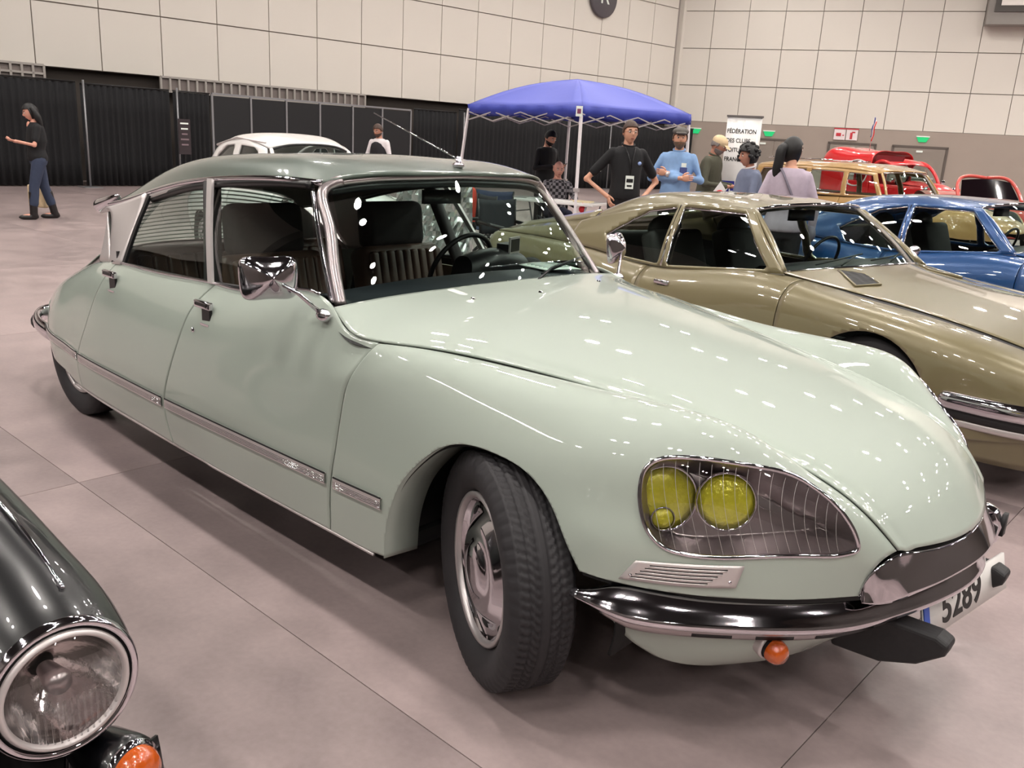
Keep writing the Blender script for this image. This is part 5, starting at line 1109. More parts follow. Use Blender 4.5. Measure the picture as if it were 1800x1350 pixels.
# ---------------------------------------------------------------- doors, exit lamps and signs on the right wall
WD = (REND - CORN).normalized(); WN = Vector((WD.y, -WD.x, 0))
def onwall(px_s, z, off=.0): p = CORN + WD * px_s + WN * (.0 + off); return Vector((p.x, p.y, z))
M_DOOR = mat('door_paint', '#8b8178', .6)
def wdoor(n_, s0, w_, leaves):
    o = thing('door_%d' % n_, '', '', onwall(s0, 0, .09), AR); del o['label']; del o['category']; o['kind'] = 'structure'; k = w_ / leaves
    MB().box((w_ / 2, 0, 2.14), (w_ + .16, .06, .08)).box((-.04, 0, 1.07), (.08, .06, 2.14)).box((w_ + .04, 0, 1.07), (.08, .06, 2.14)).build('door_frame', mat('door_frame_dark', '#5d544e', .6), o, smooth=False)
    for i in range(leaves):
        l = MB().box((k * (i + .5), 0, 1.05), (k - .03, .04, 2.08)).build('door_leaf', M_DOOR, o, smooth=False); MB().box((k * (i + .5), -.05, 1.02), (k * .7, .04, .05)).build('push_bar', M_ALU, l, smooth=False)
        MB().box((k * (i + .5), -.035, 1.98), (.22, .03, .07)).build('door_closer', M_PAPER, l, smooth=False)
def exitlamp(s_, z, l):
    t = thing('exit_sign', l, 'sign', onwall(s_, z, .12), AR); MB().prism([(-.22, 0, .08), (.22, 0, .08), (.13, 0, -.10), (-.13, 0, -.10)], (0, .08, 0)).build('lit_face', mat('exit_green', '#0d7a45', .5, emis=('#18c070', .9)), t, smooth=False); MB().box((0, .04, .10), (.46, .12, .04)).build('sign_housing', M_PAPER, t, smooth=False)
wdoor(1, 3.30, 1.75, 2); wdoor(2, 6.25, 1.6, 1); wdoor(3, 8.55, 1.78, 1)
exitlamp(1.02, 2.33, 'green exit lamp right of the blue canopy corner'); exitlamp(3.92, 2.36, 'green exit lamp above the double door near the banner'); exitlamp(9.48, 2.42, 'green exit lamp above the door behind the red van')
t = thing('fire_notice', 'pair of white square notices with red symbols left of the flag', 'sign', onwall(6.77, 2.45, .13), AR)
for k, x in enumerate((-.22, .22)):
    b = MB().box((x, 0, 0), (.41, .02, .38)).build('notice_plate', mat('notice_white', '#e9dcdc', .5), t, smooth=False)
    mr = mat('notice_red', '#c2303c', .5)
    if k == 0: MB().box((x - .04, -.014, .0), (.18, .006, .12)).build('red_symbol', mr, b, smooth=False); MB().box((x + .13, -.014, -.02), (.06, .006, .04)).build('red_symbol', mr, b, smooth=False)
    else: MB().box((x - .02, -.014, -.03), (.09, .006, .24)).build('red_symbol', mr, b, smooth=False); MB().box((x + .05, -.014, .10), (.12, .006, .05)).build('red_symbol', mr, b, smooth=False)
MB().box((0, -.002, .22), (.9, .03, .04)).build('red_header', mr, t, smooth=False)
# screen box high on the right wall
t = thing('wall_screen', 'white screen in dark housing high on the wall in the top right corner', 'screen', onwall(12.3, 7.9, .10), AR)
MB().box((0, -.30, 0), (3.0, .6, 3.1)).build('housing', mat('screen_housing', '#8b8681', .6), t, smooth=False); MB().box((0.1, -.62, .15), (2.8, .06, 2.6)).build('dark_frame', mat('screen_frame', '#4b4743', .6), t, smooth=False); MB().box((.15, -.66, .2), (2.55, .03, 2.3)).build('white_face', mat('screen_face', '#e8e2dc', .5), t, smooth=False)
# round hall sign on the left wall
dL = (CORN - LEND).normalized(); nL = Vector((dL.y, -dL.x, 0)); p = LEND + dL * 38.73 + nL * .05
t = thing('hall_sign', 'dark round hall sign high on the pale wall, cut by the top edge', 'sign', (p.x, p.y, 6.70), AL)
MB().lathe([(.0001, -.10), (.66, -.10), (.70, -.07), (.70, .0)], 48, 'y').build('disc', mat('sign_disc', '#575257', .5), t)
q = text('R', .85, M_PAPER, t, (0, -.115, .03), (PI / 2, 0, 0), 'letter', sx=1.0, ext=.005)
# ---------------------------------------------------------------- blue canopy
M_VAL = mat('valance_blue', '#303c9a', .6, noise=.06, ns=3); M_CANOPY = mat('canopy_blue', '#555db2', .6, noise=.06, ns=3); M_LEG = mat('white_leg', '#e4dee0', .4)
TN = thing('canopy_tent', 'blue pop-up canopy with white legs above the visitors', 'tent', (0, 0, 0))
Nn, Ll, Rr = np.array((-5.86, 6.90)), np.array((-8.27, 7.18)), np.array((-5.25, 8.61)); Fk = Ll + Rr - Nn; Mc = (Ll + Rr) / 2; cs = [Nn, Rr, Fk, Ll]
zE, zP = 2.02, 2.44
tops = []
for k in range(4):
    a, b = cs[k], cs[(k + 1) % 4]; ma = (a + b) / 2; g = []
    for i in np.linspace(0, 1, 13):
        e = a * (1 - i) + b * i; row = []
        for j in np.linspace(0, 1, 10):
            h = zE + (zP - zE) * j; w_ = 4 * i * (1 - i)
            sag = .05 * math.sin(PI * j) + .04 * w_ * (1 - j) * 0
            hip = e * (1 - j) + Mc * j; row.append((hip[0], hip[1], h + sag + .035 * w_ * math.sin(PI * min(1, j * 1.4)) * -1 + .03 * (1 - w_) * math.sin(PI * j)))
        g.append(row)
    o = MB().grid(np.array(g)).build('roof_panel', M_CANOPY, TN); solid(o, .004)
    g = np.array([[(e[0] + .012 * math.sin(i * 40) * (z < 2) , e[1] + .012 * math.cos(i * 37) * (z < 2), z) for z in (zE + .01, 1.96, 1.885 + .012 * math.sin(i * 13))] for i in np.linspace(0, 1, 40) for e in (a * (1 - i) + b * i,)]); o = MB().grid(g).build('valance', M_VAL, TN); solid(o, .004)
    d = (a - Mc) / np.linalg.norm(a - Mc); base = a + d * .22
    if k == 1: base = a - d * -.06
    mid = a * .55 + base * .45
    lg = MB().tube([(base[0], base[1], .02), (mid[0], mid[1], .95)], .019, 4).tube([(mid[0], mid[1], .93), (a[0] - d[0] * .02, a[1] - d[1] * .02, 1.97)], .023, 4).box((base[0], base[1], .012), (.10, .10, .02)).build('leg', M_LEG, TN, smooth=False)
    MB().box((mid[0], mid[1], .95), (.06, .06, .05)).build('slider', M_ALU, lg, smooth=False)
    # scissor trusses
    P = [a * (1 - i) + b * i for i in (0, .25, .5, .75, 1)]; zz = (1.95, 1.74)
    MB().tube([(*P[0], 1.93), (*P[1], 1.80), (*P[2], 1.93), (*P[3], 1.80), (*P[4], 1.93)], .010, 4).tube([(*P[0], 1.80), (*P[1], 1.93), (*P[2], 1.80), (*P[3], 1.93), (*P[4], 1.80)], .010, 4).build('truss_bar', M_ALU, TN, smooth=False)
MB().tube([(*Mc, 1.95), (*Mc, zP - .02)], .015, 6).build('centre_pole', M_ALU, TN)
b = MB().box((0, 0, 0), (.085, .012, .13)).build('valance_badge', M_PAPER, TN, loc=(Nn[0] - .01, Nn[1] - .035, 1.955), rot=(0, 0, math.atan2(Rr[1] - Nn[1] + Nn[1] - Ll[1], Rr[0] - Ll[0])), smooth=False)
MB().box((0, -.009, .0), (.05, .006, .06)).build('badge_mark', mat('badge_mark', '#7a3b5a', .6), b, smooth=False)
# ---------------------------------------------------------------- roll-up banner
def at(px, depth):
    """ground point that lies under picture column px at the given distance"""
    z = fw + r2 * ((px - 900) / FPX); k = (fw.z + r2.z * (px - 900) / FPX) / u2.z; v = z - u2 * k; return (CAM[0] + v.x * depth, CAM[1] + v.y * depth)
bx_, by_ = at(1302, 12.0); BN = thing('roll_up_banner', 'white roll-up banner with slanted French club lettering and blue foot', 'banner', (bx_, by_, 0), facing(28) + PI / 2)
g = np.array([[(x, 0, z) for z in (.08, .7, 1.4, 2.02)] for x in (-.24, 0, .24)]); o = MB().grid(g).build('printed_sheet', M_WHITE, BN); solid(o, .004)
MB().box((0, 0, .04), (.52, .16, .08)).build('cassette', M_ALU, BN, smooth=False); MB().box((0, 0, 2.03), (.50, .03, .025)).build('top_rail', mat('rail_dark', '#67615f', .5), BN, smooth=False)
for k, s_ in enumerate(('FÉDÉRATION', 'DES CLUBS', 'VOITURES', 'FRANÇAISES')): text(s_, .078, M_INK, BN, (-.225, -.006, 1.83 - k * .125), (PI / 2, 0, 0), 'banner_line', 'LEFT', sx=.88, bold=.0012)
M_RING = mat('badge_red', '#c81f2c', .5); M_NAVY = mat('banner_blue', '#2c2f8e', .55)
MB().tube([(.13 + .078 * math.cos(a), -.008, 1.52 + .095 * math.sin(a)) for a in np.linspace(0, 2 * PI, 36, endpoint=False)], .013, 6, closed_=True).build('red_ring', M_RING, BN)
MB().box((.13, -.006, 1.53), (.06, .004, .05)).build('badge_mark', mat('badge_grey', '#666070', .6), BN, smooth=False); MB().box((.13, -.006, 1.44), (.12, .004, .025)).build('red_bar', M_RING, BN, smooth=False)
MB().prism([(-.24, -.005, 1.16), (-.04, -.005, 1.16), (-.02, -.005, .92), (.10, -.005, .84), (.24, -.005, .95), (.24, -.005, .3), (-.24, -.005, .3)], (0, -.002, 0)).build('blue_field', M_NAVY, BN, smooth=False)
MB().prism([(.0, -.005, 1.20), (.24, -.005, 1.20), (.24, -.005, 1.02), (.0, -.005, 1.05)], (0, -.002, 0)).build('blue_field', M_NAVY, BN, smooth=False)
text('OL', .15, M_PAPER, BN, (-.14, -.009, 1.06), (PI / 2, 0, 0), 'banner_letters')
MB().sphere((.10, -.006, .98), (.055, .004, .075), 14).build('pink_patch', mat('banner_pink', '#d8a79c', .6), BN)
# small red and white placard beside it
bx_, by_ = at(1268, 9.1); PC = thing('placard', 'small white placard with a red ring between the cap wearer and the curly haired woman', 'sign', (bx_, by_, 0), facing(0) + PI / 2)
MB().prism([(-.17, 0, .95), (.10, 0, .95), (.09, 0, 1.16), (.03, 0, 1.24), (-.02, 0, 1.16)], (0, .01, 0)).build('sheet', M_WHITE, PC, smooth=False); MB().tube([(.03 + .055 * math.cos(a), -.006, 1.07 + .075 * math.sin(a)) for a in np.linspace(0, 2 * PI, 30, endpoint=False)], .009, 6, closed_=True).build('red_ring', M_RING, PC)
MB().box((.03, -.006, 1.07), (.035, .004, .05)).build('badge_mark', mat('badge_grey', '#666070'), PC, smooth=False); MB().tube([(0, .01, .02), (0, .01, .96)], .012, 6).box((0, .01, .01), (.3, .3, .02)).build('stand', M_BLACKPL, PC)
# ---------------------------------------------------------------- folding table with papers
tx, ty = at(985, 12.35); rzt = math.atan2(at(1065, 12.0)[1] - at(930, 12.5)[1], at(1065, 12.0)[0] - at(930, 12.5)[0]) 
TB = thing('folding_table', 'white topped folding table under the blue canopy', 'table', (tx, ty, 0), rzt)
o = MB().box((0, 0, .725), (1.35, .6, .04)).build('table_top', M_WHITE, TB, smooth=False); bevel(o, .01)
for a in (-1, 1):
    MB().tube([(a * .58, -.28, .70), (a * .42, -.30, .01)], .013, 6).build('leg', M_POLE, TB); MB().tube([(a * .58, .28, .70), (a * .42, .30, .01)], .013, 6).build('leg', M_POLE, TB)
    MB().tube([(a * .55, -.28, .55), (a * .55, .28, .55)], .010, 6).build('brace', M_POLE, TB)
def on_table(x, y): c_, s_ = math.cos(rzt), math.sin(rzt); return (tx + c_ * x - s_ * y, ty + s_ * x + c_ * y)
for k, (x, y, a, l, c_) in enumerate(((-.25, -.1, .2, 'white sheet left on the folding table', '#ebe9e4'), (.12, -.14, -.3, 'white sheet in the middle of the folding table', '#ebe9e4'), (.38, .05, .1, 'cream leaflet pile on the right of the folding table', '#d9c9a0'))):
    X = on_table(x, y); o = MB().box((0, 0, .748 + .002), (.30, .21, .006 + .006 * k)).build('paper_sheet', mat('paper_%d' % k, c_, .7), None, loc=(X[0], X[1], .0), rot=(0, 0, rzt + a), smooth=False); tag(o, l, 'paper')
X = on_table(.50, -.22); r_ = thing('rosette', 'small red object hanging at the table edge', 'ornament', (X[0], X[1], .60)); MB().sphere((0, 0, .06), (.06, .03, .05), 12).build('body', M_RING, r_); MB().tube([(0, 0, .10), (0, 0, .15)], .006, 6).build('loop', M_RING, r_)
# ---------------------------------------------------------------- folding camp chairs, bottle, bag seen through the windscreen
def camp_chair(label, px, d, phi, m_):
    X = at(px, d); t = thing('camp_chair', label, 'chair', (X[0], X[1], 0), facing(phi), 'folding camp chairs under the canopy')
    for a in (-1, 1):
        for nm, A_, B_ in (('leg', (.24, -.24 * a, .02), (.24, .24 * a, .42)), ('leg', (-.24, -.24 * a, .02), (-.24, .24 * a, .42)), ('leg', (.24, .24 * a, .02), (-.24, .24 * a, .42))): MB().tube([A_, B_], .010, 6).build(nm, M_BLACKPL, t)
        MB().tube([(-.24, .24 * a, .42), (-.30, .26 * a, .88)], .010, 6).tube([(.24, .24 * a, .42), (.24, .26 * a, .62)], .010, 6).tube([(-.27, .26 * a, .62), (.26, .26 * a, .60)], .022, 6).build('arm_rest', M_BLACKPL, t)
    o = MB().grid(surf([[(-.24, -.24, .42), (-.24, 0, .38), (-.24, .24, .42)], [(0, -.24, .40), (0, 0, .35), (0, .24, .40)], [(.24, -.24, .42), (.24, 0, .39), (.24, .24, .42)]], 8, 8)).build('seat', m_, t); solid(o, .008)
    o = MB().grid(surf([[(-.25, -.25, .48), (-.27, 0, .48), (-.25, .25, .48)], [(-.30, -.26, .88), (-.33, 0, .86), (-.30, .26, .88)]], 6, 8)).build('backrest', m_, t); solid(o, .008); return t
M_CAMP = mat('camp_fabric', '#26304a', .8)
camp_chair('navy folding camp chair with crossed legs, centred behind the steering wheel', 866, 11.2, 10, M_CAMP); camp_chair('black folding camp chair beside the blue bottle', 905, 9.6, -35, mat('camp_black', '#1d2026', .8)); 
X = at(934, 10.6); o = thing('water_bottle', 'translucent blue drink bottle standing by the camp chairs', 'bottle', (X[0], X[1], 0)); o2 = MB().lathe([(.0001, 0), (.12, .0), (.125, .05), (.125, .30), (.10, .36), (.05, .40), (.045, .46)], 24).build('bottle_body', mat('blue_bottle', '#1f6f9e', .2, 0, .6), o); MB().lathe([(.05, .44), (.05, .50), (.0001, .51)], 16).build('cap', M_BLACKPL, o)
X = at(1012, 10.3); o = thing('paper_bag', 'white folded bag on the floor left of the olive gold coupe', 'bag', (X[0], X[1], 0), facing(0)); b = MB().prism([(.08, -.16, 0), (-.08, -.16, 0), (0, -.11, .34)], (0, .3, 0)).build('bag_body', mat('bag_white', '#d5dad8', .7), o, smooth=False); MB().tube([(0, -.05, .33), (0, -.02, .42), (0, .05, .42), (0, .08, .33)], .005, 5).build('handle', M_PAPER, o)
X = at(842, 9.2); o = MB().sphere((0, 0, .03), (.13, .09, .03), 14).build('red_plate', M_RING, None, loc=(X[0], X[1], 0)); tag(o, 'flat red disc on the floor beneath the camp chair', 'plate')
# ================================================================ things in the sage green car: gauge on the dash, papers behind the windscreen
tl = thing('toll_tag', 'small dark square device with pale frame on the dashboard hood', 'gadget', (-1.20, .50, 1.056), .3)
MB().box((0, 0, .012), (.06, .10, .022)).build('case', M_BLACKPL, tl, smooth=False); b = MB().box((.035, 0, .018), (.008, .105, .075)).build('screen_frame', M_ALU, tl, smooth=False); MB().box((.040, 0, .018), (.004, .085, .056)).build('screen', M_BLACKPL, b, smooth=False)
pp = MB().grid(surf([[(-1.05, .42, 1.004), (-1.045, .52, 1.008), (-1.03, .63, 1.004)], [(-.95, .40, 1.006), (-.94, .50, 1.008), (-.92, .61, 1.004)], [(-.86, .38, 1.008), (-.84, .48, 1.008), (-.83, .59, 1.002)]], 8, 8)).build('paper_sheet', M_PAPER, None); solid(pp, .002); tag(pp, 'white printed sheet lying under the windscreen of the sage green saloon', 'paper')
for k in range(6): MB().tube([(-1.02 + k * .026, .44 - k * .003, 1.0105), (-1.01 + k * .024, .60 - k * .004, 1.010)], .0016, 4).build('print_line', mat('print_grey', '#56605c', .7), pp)
# ================================================================ people
SKIN = {k: mat('skin_' + k, v, .55, noise=.06, ns=12) for k, v in dict(fair='#cf9a80', tan='#b5806a', pink='#d49a86').items()}
def remesh(mb, vox, sm=6):
    me = mesh('tmp', mb.V, mb.F); o = add('tmp', me); md = o.modifiers.new('r', 'REMESH'); md.mode = 'VOXEL'; md.voxel_size = vox
    s_ = o.modifiers.new('s', 'SMOOTH'); s_.iterations = sm; s_.factor = .5
    dg = bpy.context.evaluated_depsgraph_get(); out = bpy.data.meshes.new_from_object(o.evaluated_get(dg)); bpy.data.objects.remove(o); out.shade_smooth(); return out
def loft(mb, rings, n=16):
    """rings: (centre, rx, ry) stacked ellipses, rx along x (front-back), ry along y"""
    V = []; F = []
    for c_, rx, ry in rings:
        for k in range(n):
            a = 2 * PI * k / n; V.append((c_[0] + rx * math.cos(a), c_[1] + ry * math.sin(a), c_[2]))
    for i in range(len(rings) - 1):
        for k in range(n): F.append([i * n + k, i * n + (k + 1) % n, (i + 1) * n + (k + 1) % n, (i + 1) * n + k])
    F.append(list(range(n))[::-1]); F.append([(len(rings) - 1) * n + k for k in range(n)]); return mb.raw(V, F)
def limb(mb, P, R, n=10):
    mb.tube(P, R, n)
    for p, r_ in zip(P, R): mb.sphere(p, r_ * .98, 10)
def head(root, c, rz, pitch, skin, hair, style, k=1.0, beard=None, glasses=False, eyes=True, tilt=0):
    M = Matrix.Translation(Vector(c)) @ Matrix.Rotation(rz, 4, 'Z') @ Matrix.Rotation(pitch, 4, 'Y') @ Matrix.Rotation(tilt, 4, 'X') @ Matrix.Scale(k, 4)
    def skull(a, t, off=0):
        x, y, z = math.sin(t) * math.cos(a), math.sin(t) * math.sin(a), math.cos(t)
        rx, ry, rz_ = .098, .077, .118
        low = max(0, -z); ry *= 1 - .30 * low ** 1.3; rx *= 1 - .10 * low
        p = np.array((x * (rx + off) + .012 * low, y * (ry + off), z * (rz_ + off)))
        if off < .001 or True:
            f = max(0, x)
            g = lambda y0, z0, s1, s2: math.exp(-((p[1] - y0) / s1) ** 2 - ((p[2] - z0) / s2) ** 2) * (f > .3)
            d = .026 * g(0, -.012, .013, .022) + .008 * g(0, -.062, .022, .012) + .010 * g(0, -.102, .022, .018) - .010 * (g(.031, .012, .016, .012) + g(-.031, .012, .016, .012)) + .006 * g(0, .030, .05, .010)
            p[0] += d * (1 if off < .012 else .4)
        return p
    A = np.linspace(0, 2 * PI, 41); T = np.linspace(.01, PI - .01, 30)
    V = [skull(a, t) for a in A[:-1] for t in T]; L = len(T); F = [[i * L + j, ((i + 1) % 40) * L + j, ((i + 1) % 40) * L + j + 1, i * L + j + 1] for i in range(40) for j in range(L - 1)]
    hd_ = MB().raw(V, F, M)
    for s in (1, -1): hd_.sphere((0, 0, 0), (.018, .010, .030), 10, M @ Matrix.Translation((-.004, .078 * s, -.004)))
    h = hd_.build('head', skin, root)
    if eyes:
        for s in (1, -1):
            MB().sphere((.086, .031 * s, .012), (.010, .013, .008), 10, M).build('eye', mat('eye_white', '#d8d4cc', .4), h); MB().sphere((.0945, .031 * s, .011), (.004, .006, .006), 8, M).build('iris', mat('iris_dark', '#2a1c14', .3), h)
            MB().tube([M @ Vector(p) for p in ((.092, .016 * s, .033), (.092, .032 * s, .038), (.082, .047 * s, .032))], .0045, 6).build('eyebrow', hair, h)
        MB().sphere((.096, 0, -.058), (.007, .024, .006), 10, M).build('mouth', mat('lips', '#9c5a50', .5), h)
    def cap(f, off, nm, m_):
        V = []; Q = []
        for a in A[:-1]:
            for t in T: V.append(skull(a, t, off))
        V = np.array(V); fld = np.array([f(v) for v in V]); v, q = clip(V, F, fld)
        if len(q): o = add(nm, mesh(nm, [tuple((M @ Vector(x))) for x in v], q), m_, h); solid(o, .006); return o
    if style != 'bald' and style != 'none':
        line = {'short': lambda v: max(v[2] - (.052 + .15 * max(0, v[0])), (-.055 - v[0]) * .6 + (v[2] + .03) * .8 if v[2] > -.06 else -1, min(v[2] + .01, .03 - v[0])), 'bob': lambda v: max(v[2] - (.05 + .2 * max(0, v[0])), min(.025 - v[0], v[2] + .085)), 'long': lambda v: max(v[2] - (.055 + .12 * max(0, v[0])), min(.025 - v[0], v[2] + .10))}[style if style in ('short', 'bob') else 'long']
        cap(line, .014 if style == 'short' else .028 if style == 'bob' else .016, 'hair', hair)
    if style == 'bob':
        mb = MB(); r_ = np.random.default_rng(3)
        for i in range(46):
            a = r_.uniform(.6, 2 * PI - .6); t = r_.uniform(.2, 2.1); p = skull(a, t, .030); mb.sphere(tuple(p), r_.uniform(.018, .03), 8, M)
        mb.build('curly_locks', hair, h)
    if style == 'pony':
        P = [M @ Vector(p) for p in ((-.085, 0, .035), (-.13, 0, .02), (-.15, 0, -.06), (-.155, .01, -.17), (-.15, .015, -.27), (-.14, .02, -.36))]; MB().tube(curve(P, 16), [.03] + [.045] * 8 + list(np.linspace(.043, .012, 8)), 10).build('ponytail', hair, h)
    if style == 'long':
        for s in (1, -1, 0): 
            P = [M @ Vector(p) for p in ((-.03, .065 * s, .06), (-.045, .085 * s, -.02), (-.05, .085 * s, -.12), (-.045, .08 * s, -.22), (-.03, .07 * s, -.27))]; MB().tube(curve(P, 14), list(np.linspace(.035, .05, 7)) + list(np.linspace(.048, .018, 8)), 10).build('hair_lock', hair, h)
    if beard: cap(lambda v: min(v[0] + .005, -.040 - v[2]) - (.02 if abs(v[1]) < .020 and -.068 < v[2] < -.050 and v[0] > .06 else 0), .009, 'beard', beard)
    if glasses:
        g = MB()
        for s in (1, -1): g.tube([M @ Vector((.103 - .02 * abs(math.cos(a)) * .3, .031 * s + .022 * math.cos(a), .010 + .015 * math.sin(a))) for a in np.linspace(0, 2 * PI, 16, endpoint=False)], .0018, 5, closed_=True); g.tube([M @ Vector(p) for p in ((.095, .052 * s, .012), (.0, .083 * s, .012))], .0018, 5)
        g.tube([M @ Vector((.106, -.010, .012)), M @ Vector((.106, .010, .012))], .0018, 5); g.build('glasses', M_CHROME, h)
    return h, M
def hand(root, wrist, direction, palm_n, side, skin, curl=.5, k=1.0):
    """five fingered hand; direction = wrist to knuckles, palm_n = way the palm faces"""
    M = frame_at(wrist, direction, palm_n) @ Matrix.Scale(k, 4); mb = MB()
    loft(mb, []) if False else None
    P = MB(); P.grid(surf([[(x, y, z) for y, z in ((-w, 0), (-w * .6, .012), (0, .015), (w * .6, .012), (w, 0), (w * .6, -.010), (0, -.012), (-w * .6, -.010), (-w, 0))] for x, w in ((-.02, .024), (.0, .026), (.035, .040), (.075, .042), (.092, .038))], 8, 16))
    mb.raw(P.V, P.F, M); mb.raw([(.092, y, z) for y, z in ((-.038, 0), (-.02, .013), (.02, .013), (.038, 0), (.02, -.011), (-.02, -.011))], [(0, 1, 2, 3, 4, 5)], M)
    for i, (y, L) in enumerate(((-.030, .060), (-.010, .072), (.010, .078), (.030, .070))):
        a = 0; p = Vector((.085, y * side, 0)); pts = [p]
        for q, l in enumerate((.45, .32, .25)):
            a += curl * (.7 if q == 0 else .9); p = p + Vector((math.cos(a) * L * l, 0, math.sin(a) * L * l)); pts.append(p)
        mb.tube([M @ x for x in pts], [.0088 * k, .0085 * k, .0078 * k, .0066 * k], 8)
    pts = [Vector((.015, .026 * side, .002)), Vector((.045, .056 * side, .012)), Vector((.072, .062 * side, .025)), Vector((.092, .056 * side, .034))]
    mb.tube([M @ x for x in pts], [.012 * k, .0105 * k, .0095 * k, .008 * k], 8)
    return mb.build('hand', skin, root)
def person(label, X, rz, h, shirt, trou, skin, hair, style, L=None, R=None, sleeve='long', lean=0, hp=0, hz=0, seated=False, shoes=None, beard=None, glasses=False, gender='m', stride=0, eyes=True, girth=1.0, curl=.5, jacket=False, collar=None, boots=False, zofs=0, tilt=0):
    t = thing('person', label, 'person', (X[0], X[1], zofs), rz); k = h / 1.722; shoes = shoes or mat('dark_shoes', '#17120f', .5)
    f = .92 if gender == 'f' else 1.0
    hz0 = .93 if not seated else .47
    up_ = lambda p: (p[0] * math.cos(lean) + (p[2] - hz0) * math.sin(lean), p[1], hz0 + (p[2] - hz0) * math.cos(lean) - p[0] * math.sin(lean))
    if seated: S = lambda p: up_((p[0], p[1], p[2] - .46))
    else: S = up_
    sc = lambda p: tuple(c_ * k for c_ in p)
    sh = .168 * f
    hips = [(-.0, s * .09, .92) for s in (1, -1)]
    def legs(mb, o, to):
        for i, s in enumerate((1, -1)):
            st = stride * s
            if seated: P = [(-.02, s * .09, .50), (.40, s * .12, .50), (.40 + .06, s * .12, .10)]
            else: P = [(0, s * .09, .90), (st * .5 + .02, s * .10, .50), (st - .02, s * .10, .09)]
            R_ = (.088 + o, .060 + o, .044 + o)
            if to == 'knee': P = [P[0], P[1], tuple((np.array(P[1]) * .35 + np.array(P[2]) * .65))]; R_ = (.088 + o, .060 + o, .055 + o)
            limb(mb, [sc(p) for p in P], [r_ * k * girth ** .5 for r_ in R_])
    def torso(mb, o, z0=.90, z1=1.47):
        g = girth
        rows = [(.88, .115 * g, .160), (.95, .120 * g, .165 if gender == 'f' else .158), (1.05, .112 * g * (.9 if gender == 'f' else 1), .142 * (.92 if gender == 'f' else 1.03)), (1.18, .122 * g, .152), (1.30, .122, .165 * f), (1.38, .108, .165 * f), (1.42, .090, .135 * f), (1.455, .068, .088), (1.48, .052, .058)]
        rr = []
        for z, rx, ry in rows:
            if z < z0 - .04 or z > z1: continue
            c_ = S((.015 * (g - 1) * 8 * math.exp(-((z - 1.03) / .12) ** 2), 0, z)); rr.append((sc(c_), (rx + o) * k, (ry * (.5 + .5 * g) + o) * k))
        loft(mb, rr)
    def arm(mb, side, J, r0, r1, r2, upto):
        A_, E, H = S((0, side * sh, 1.385)), J[0], J[1]; P = [A_, E, H]; Rr = [r0, r1, r2]
        if upto == 'short': P = [A_, tuple((np.array(A_) * .28 + np.array(E) * .72))]; Rr = [r0, r1 + .006]
        if upto == 'mid': P = [A_, E, tuple((np.array(E) * .15 + np.array(H) * .85))]
        limb(mb, [sc(p) for p in P], [x * k for x in Rr])
    DL = [(-.03, .26, 1.12), (.04, .27, .86)]; L = L or DL; R = R or [(p[0], -p[1], p[2]) for p in DL]
    L = [S(p) if not isinstance(p, tuple) or True else p for p in L]; R = [S(p) for p in R]
    # one continuous body
    mb = MB(); torso(mb, 0); legs(mb, 0, 'ankle'); nb, nt = S((.0, 0, 1.44)), S((.015, 0, 1.56)); limb(mb, [sc(nb), sc(nt)], [.058 * k * f, .052 * k * f])
    for s, J in ((1, L), (-1, R)): arm(mb, s, J, .052 * f, .040 * f, .028 * f, 'all')
    for s in (1, -1): 
        fx = (.46 if seated else stride * s); mb.sphere(sc((fx + .05, s * (.12 if seated else .10), .05)), tuple(x * k for x in (.11, .04, .04)), 12)
    body = add('body', remesh(mb, .013), skin, t)
    # clothes
    mb = MB(); torso(mb, .012 + (.014 if jacket else 0), z0=.90)
    for s, J in ((1, L), (-1, R)): arm(mb, s, J, .060 * f, .052 * f, .042 * f, {'short': 'short', 'long': 'mid'}[sleeve])
    sm_ = remesh(mb, .014); o = add('jacket' if jacket else 'shirt', sm_, shirt, t)
    if sleeve == 'vest': pass
    mb = MB(); legs(mb, .012, 'knee' if boots else 'ankle'); loft(mb, [(sc(S((0, 0, z)) if not seated else (0, 0, z - .42)), rx * k * girth, ry * k * (.5 + .5 * girth)) for z, rx, ry in ((.82, .10, .155), (.90, .122, .170), (.97, .122, .165))]); tr = add('trousers', remesh(mb, .014), trou, t)
    for s in (1, -1):
        fx = (.46 if seated else stride * s); y = s * (.12 if seated else .10); mb = MB(); mb.sphere(sc((fx + .05, y, .035)), tuple(x * k for x in (.145, .05, .045)), 14); mb.sphere(sc((fx - .03, y, .05)), tuple(x * k for x in (.06, .045, .055)), 12)
        if boots: mb.tube([sc((fx - .02, y, .05)), sc((fx * .7 + .01, y, .42))], [.055 * k, .066 * k], 12)
        add('boot' if boots else 'shoe', remesh(mb, .012, 3), shoes, t)
    for s, J in ((1, L), (-1, R)):
        e, w_ = Vector(sc(J[0])), Vector(sc(J[1])); d = (w_ - e).normalized(); pn = J[2] if len(J) > 2 else (0, -s, 0)
        if len(J) > 3: d = Vector(J[3])
        hand(t, w_ - d * .005, d, pn, s if len(J) < 5 else J[4], skin, curl, .95 * k * f)
    hc = S((.035 + .04 * math.sin(hp), 0, 1.603 - .01 * abs(hp)))
    hh, M = head(t, sc(hc), hz, hp, skin, hair, style, k, beard, glasses, eyes, tilt)
    if collar:
        c_ = sc(S((0.01, 0, 1.475))); MB().tube([(c_[0] + .062 * k * math.cos(a), c_[1] + .068 * k * math.sin(a), c_[2] - .02 * k * math.cos(a)) for a in np.linspace(-2.7, 2.7, 18)], .012, 6).build('collar', collar, t)
    return t, M, S, sc
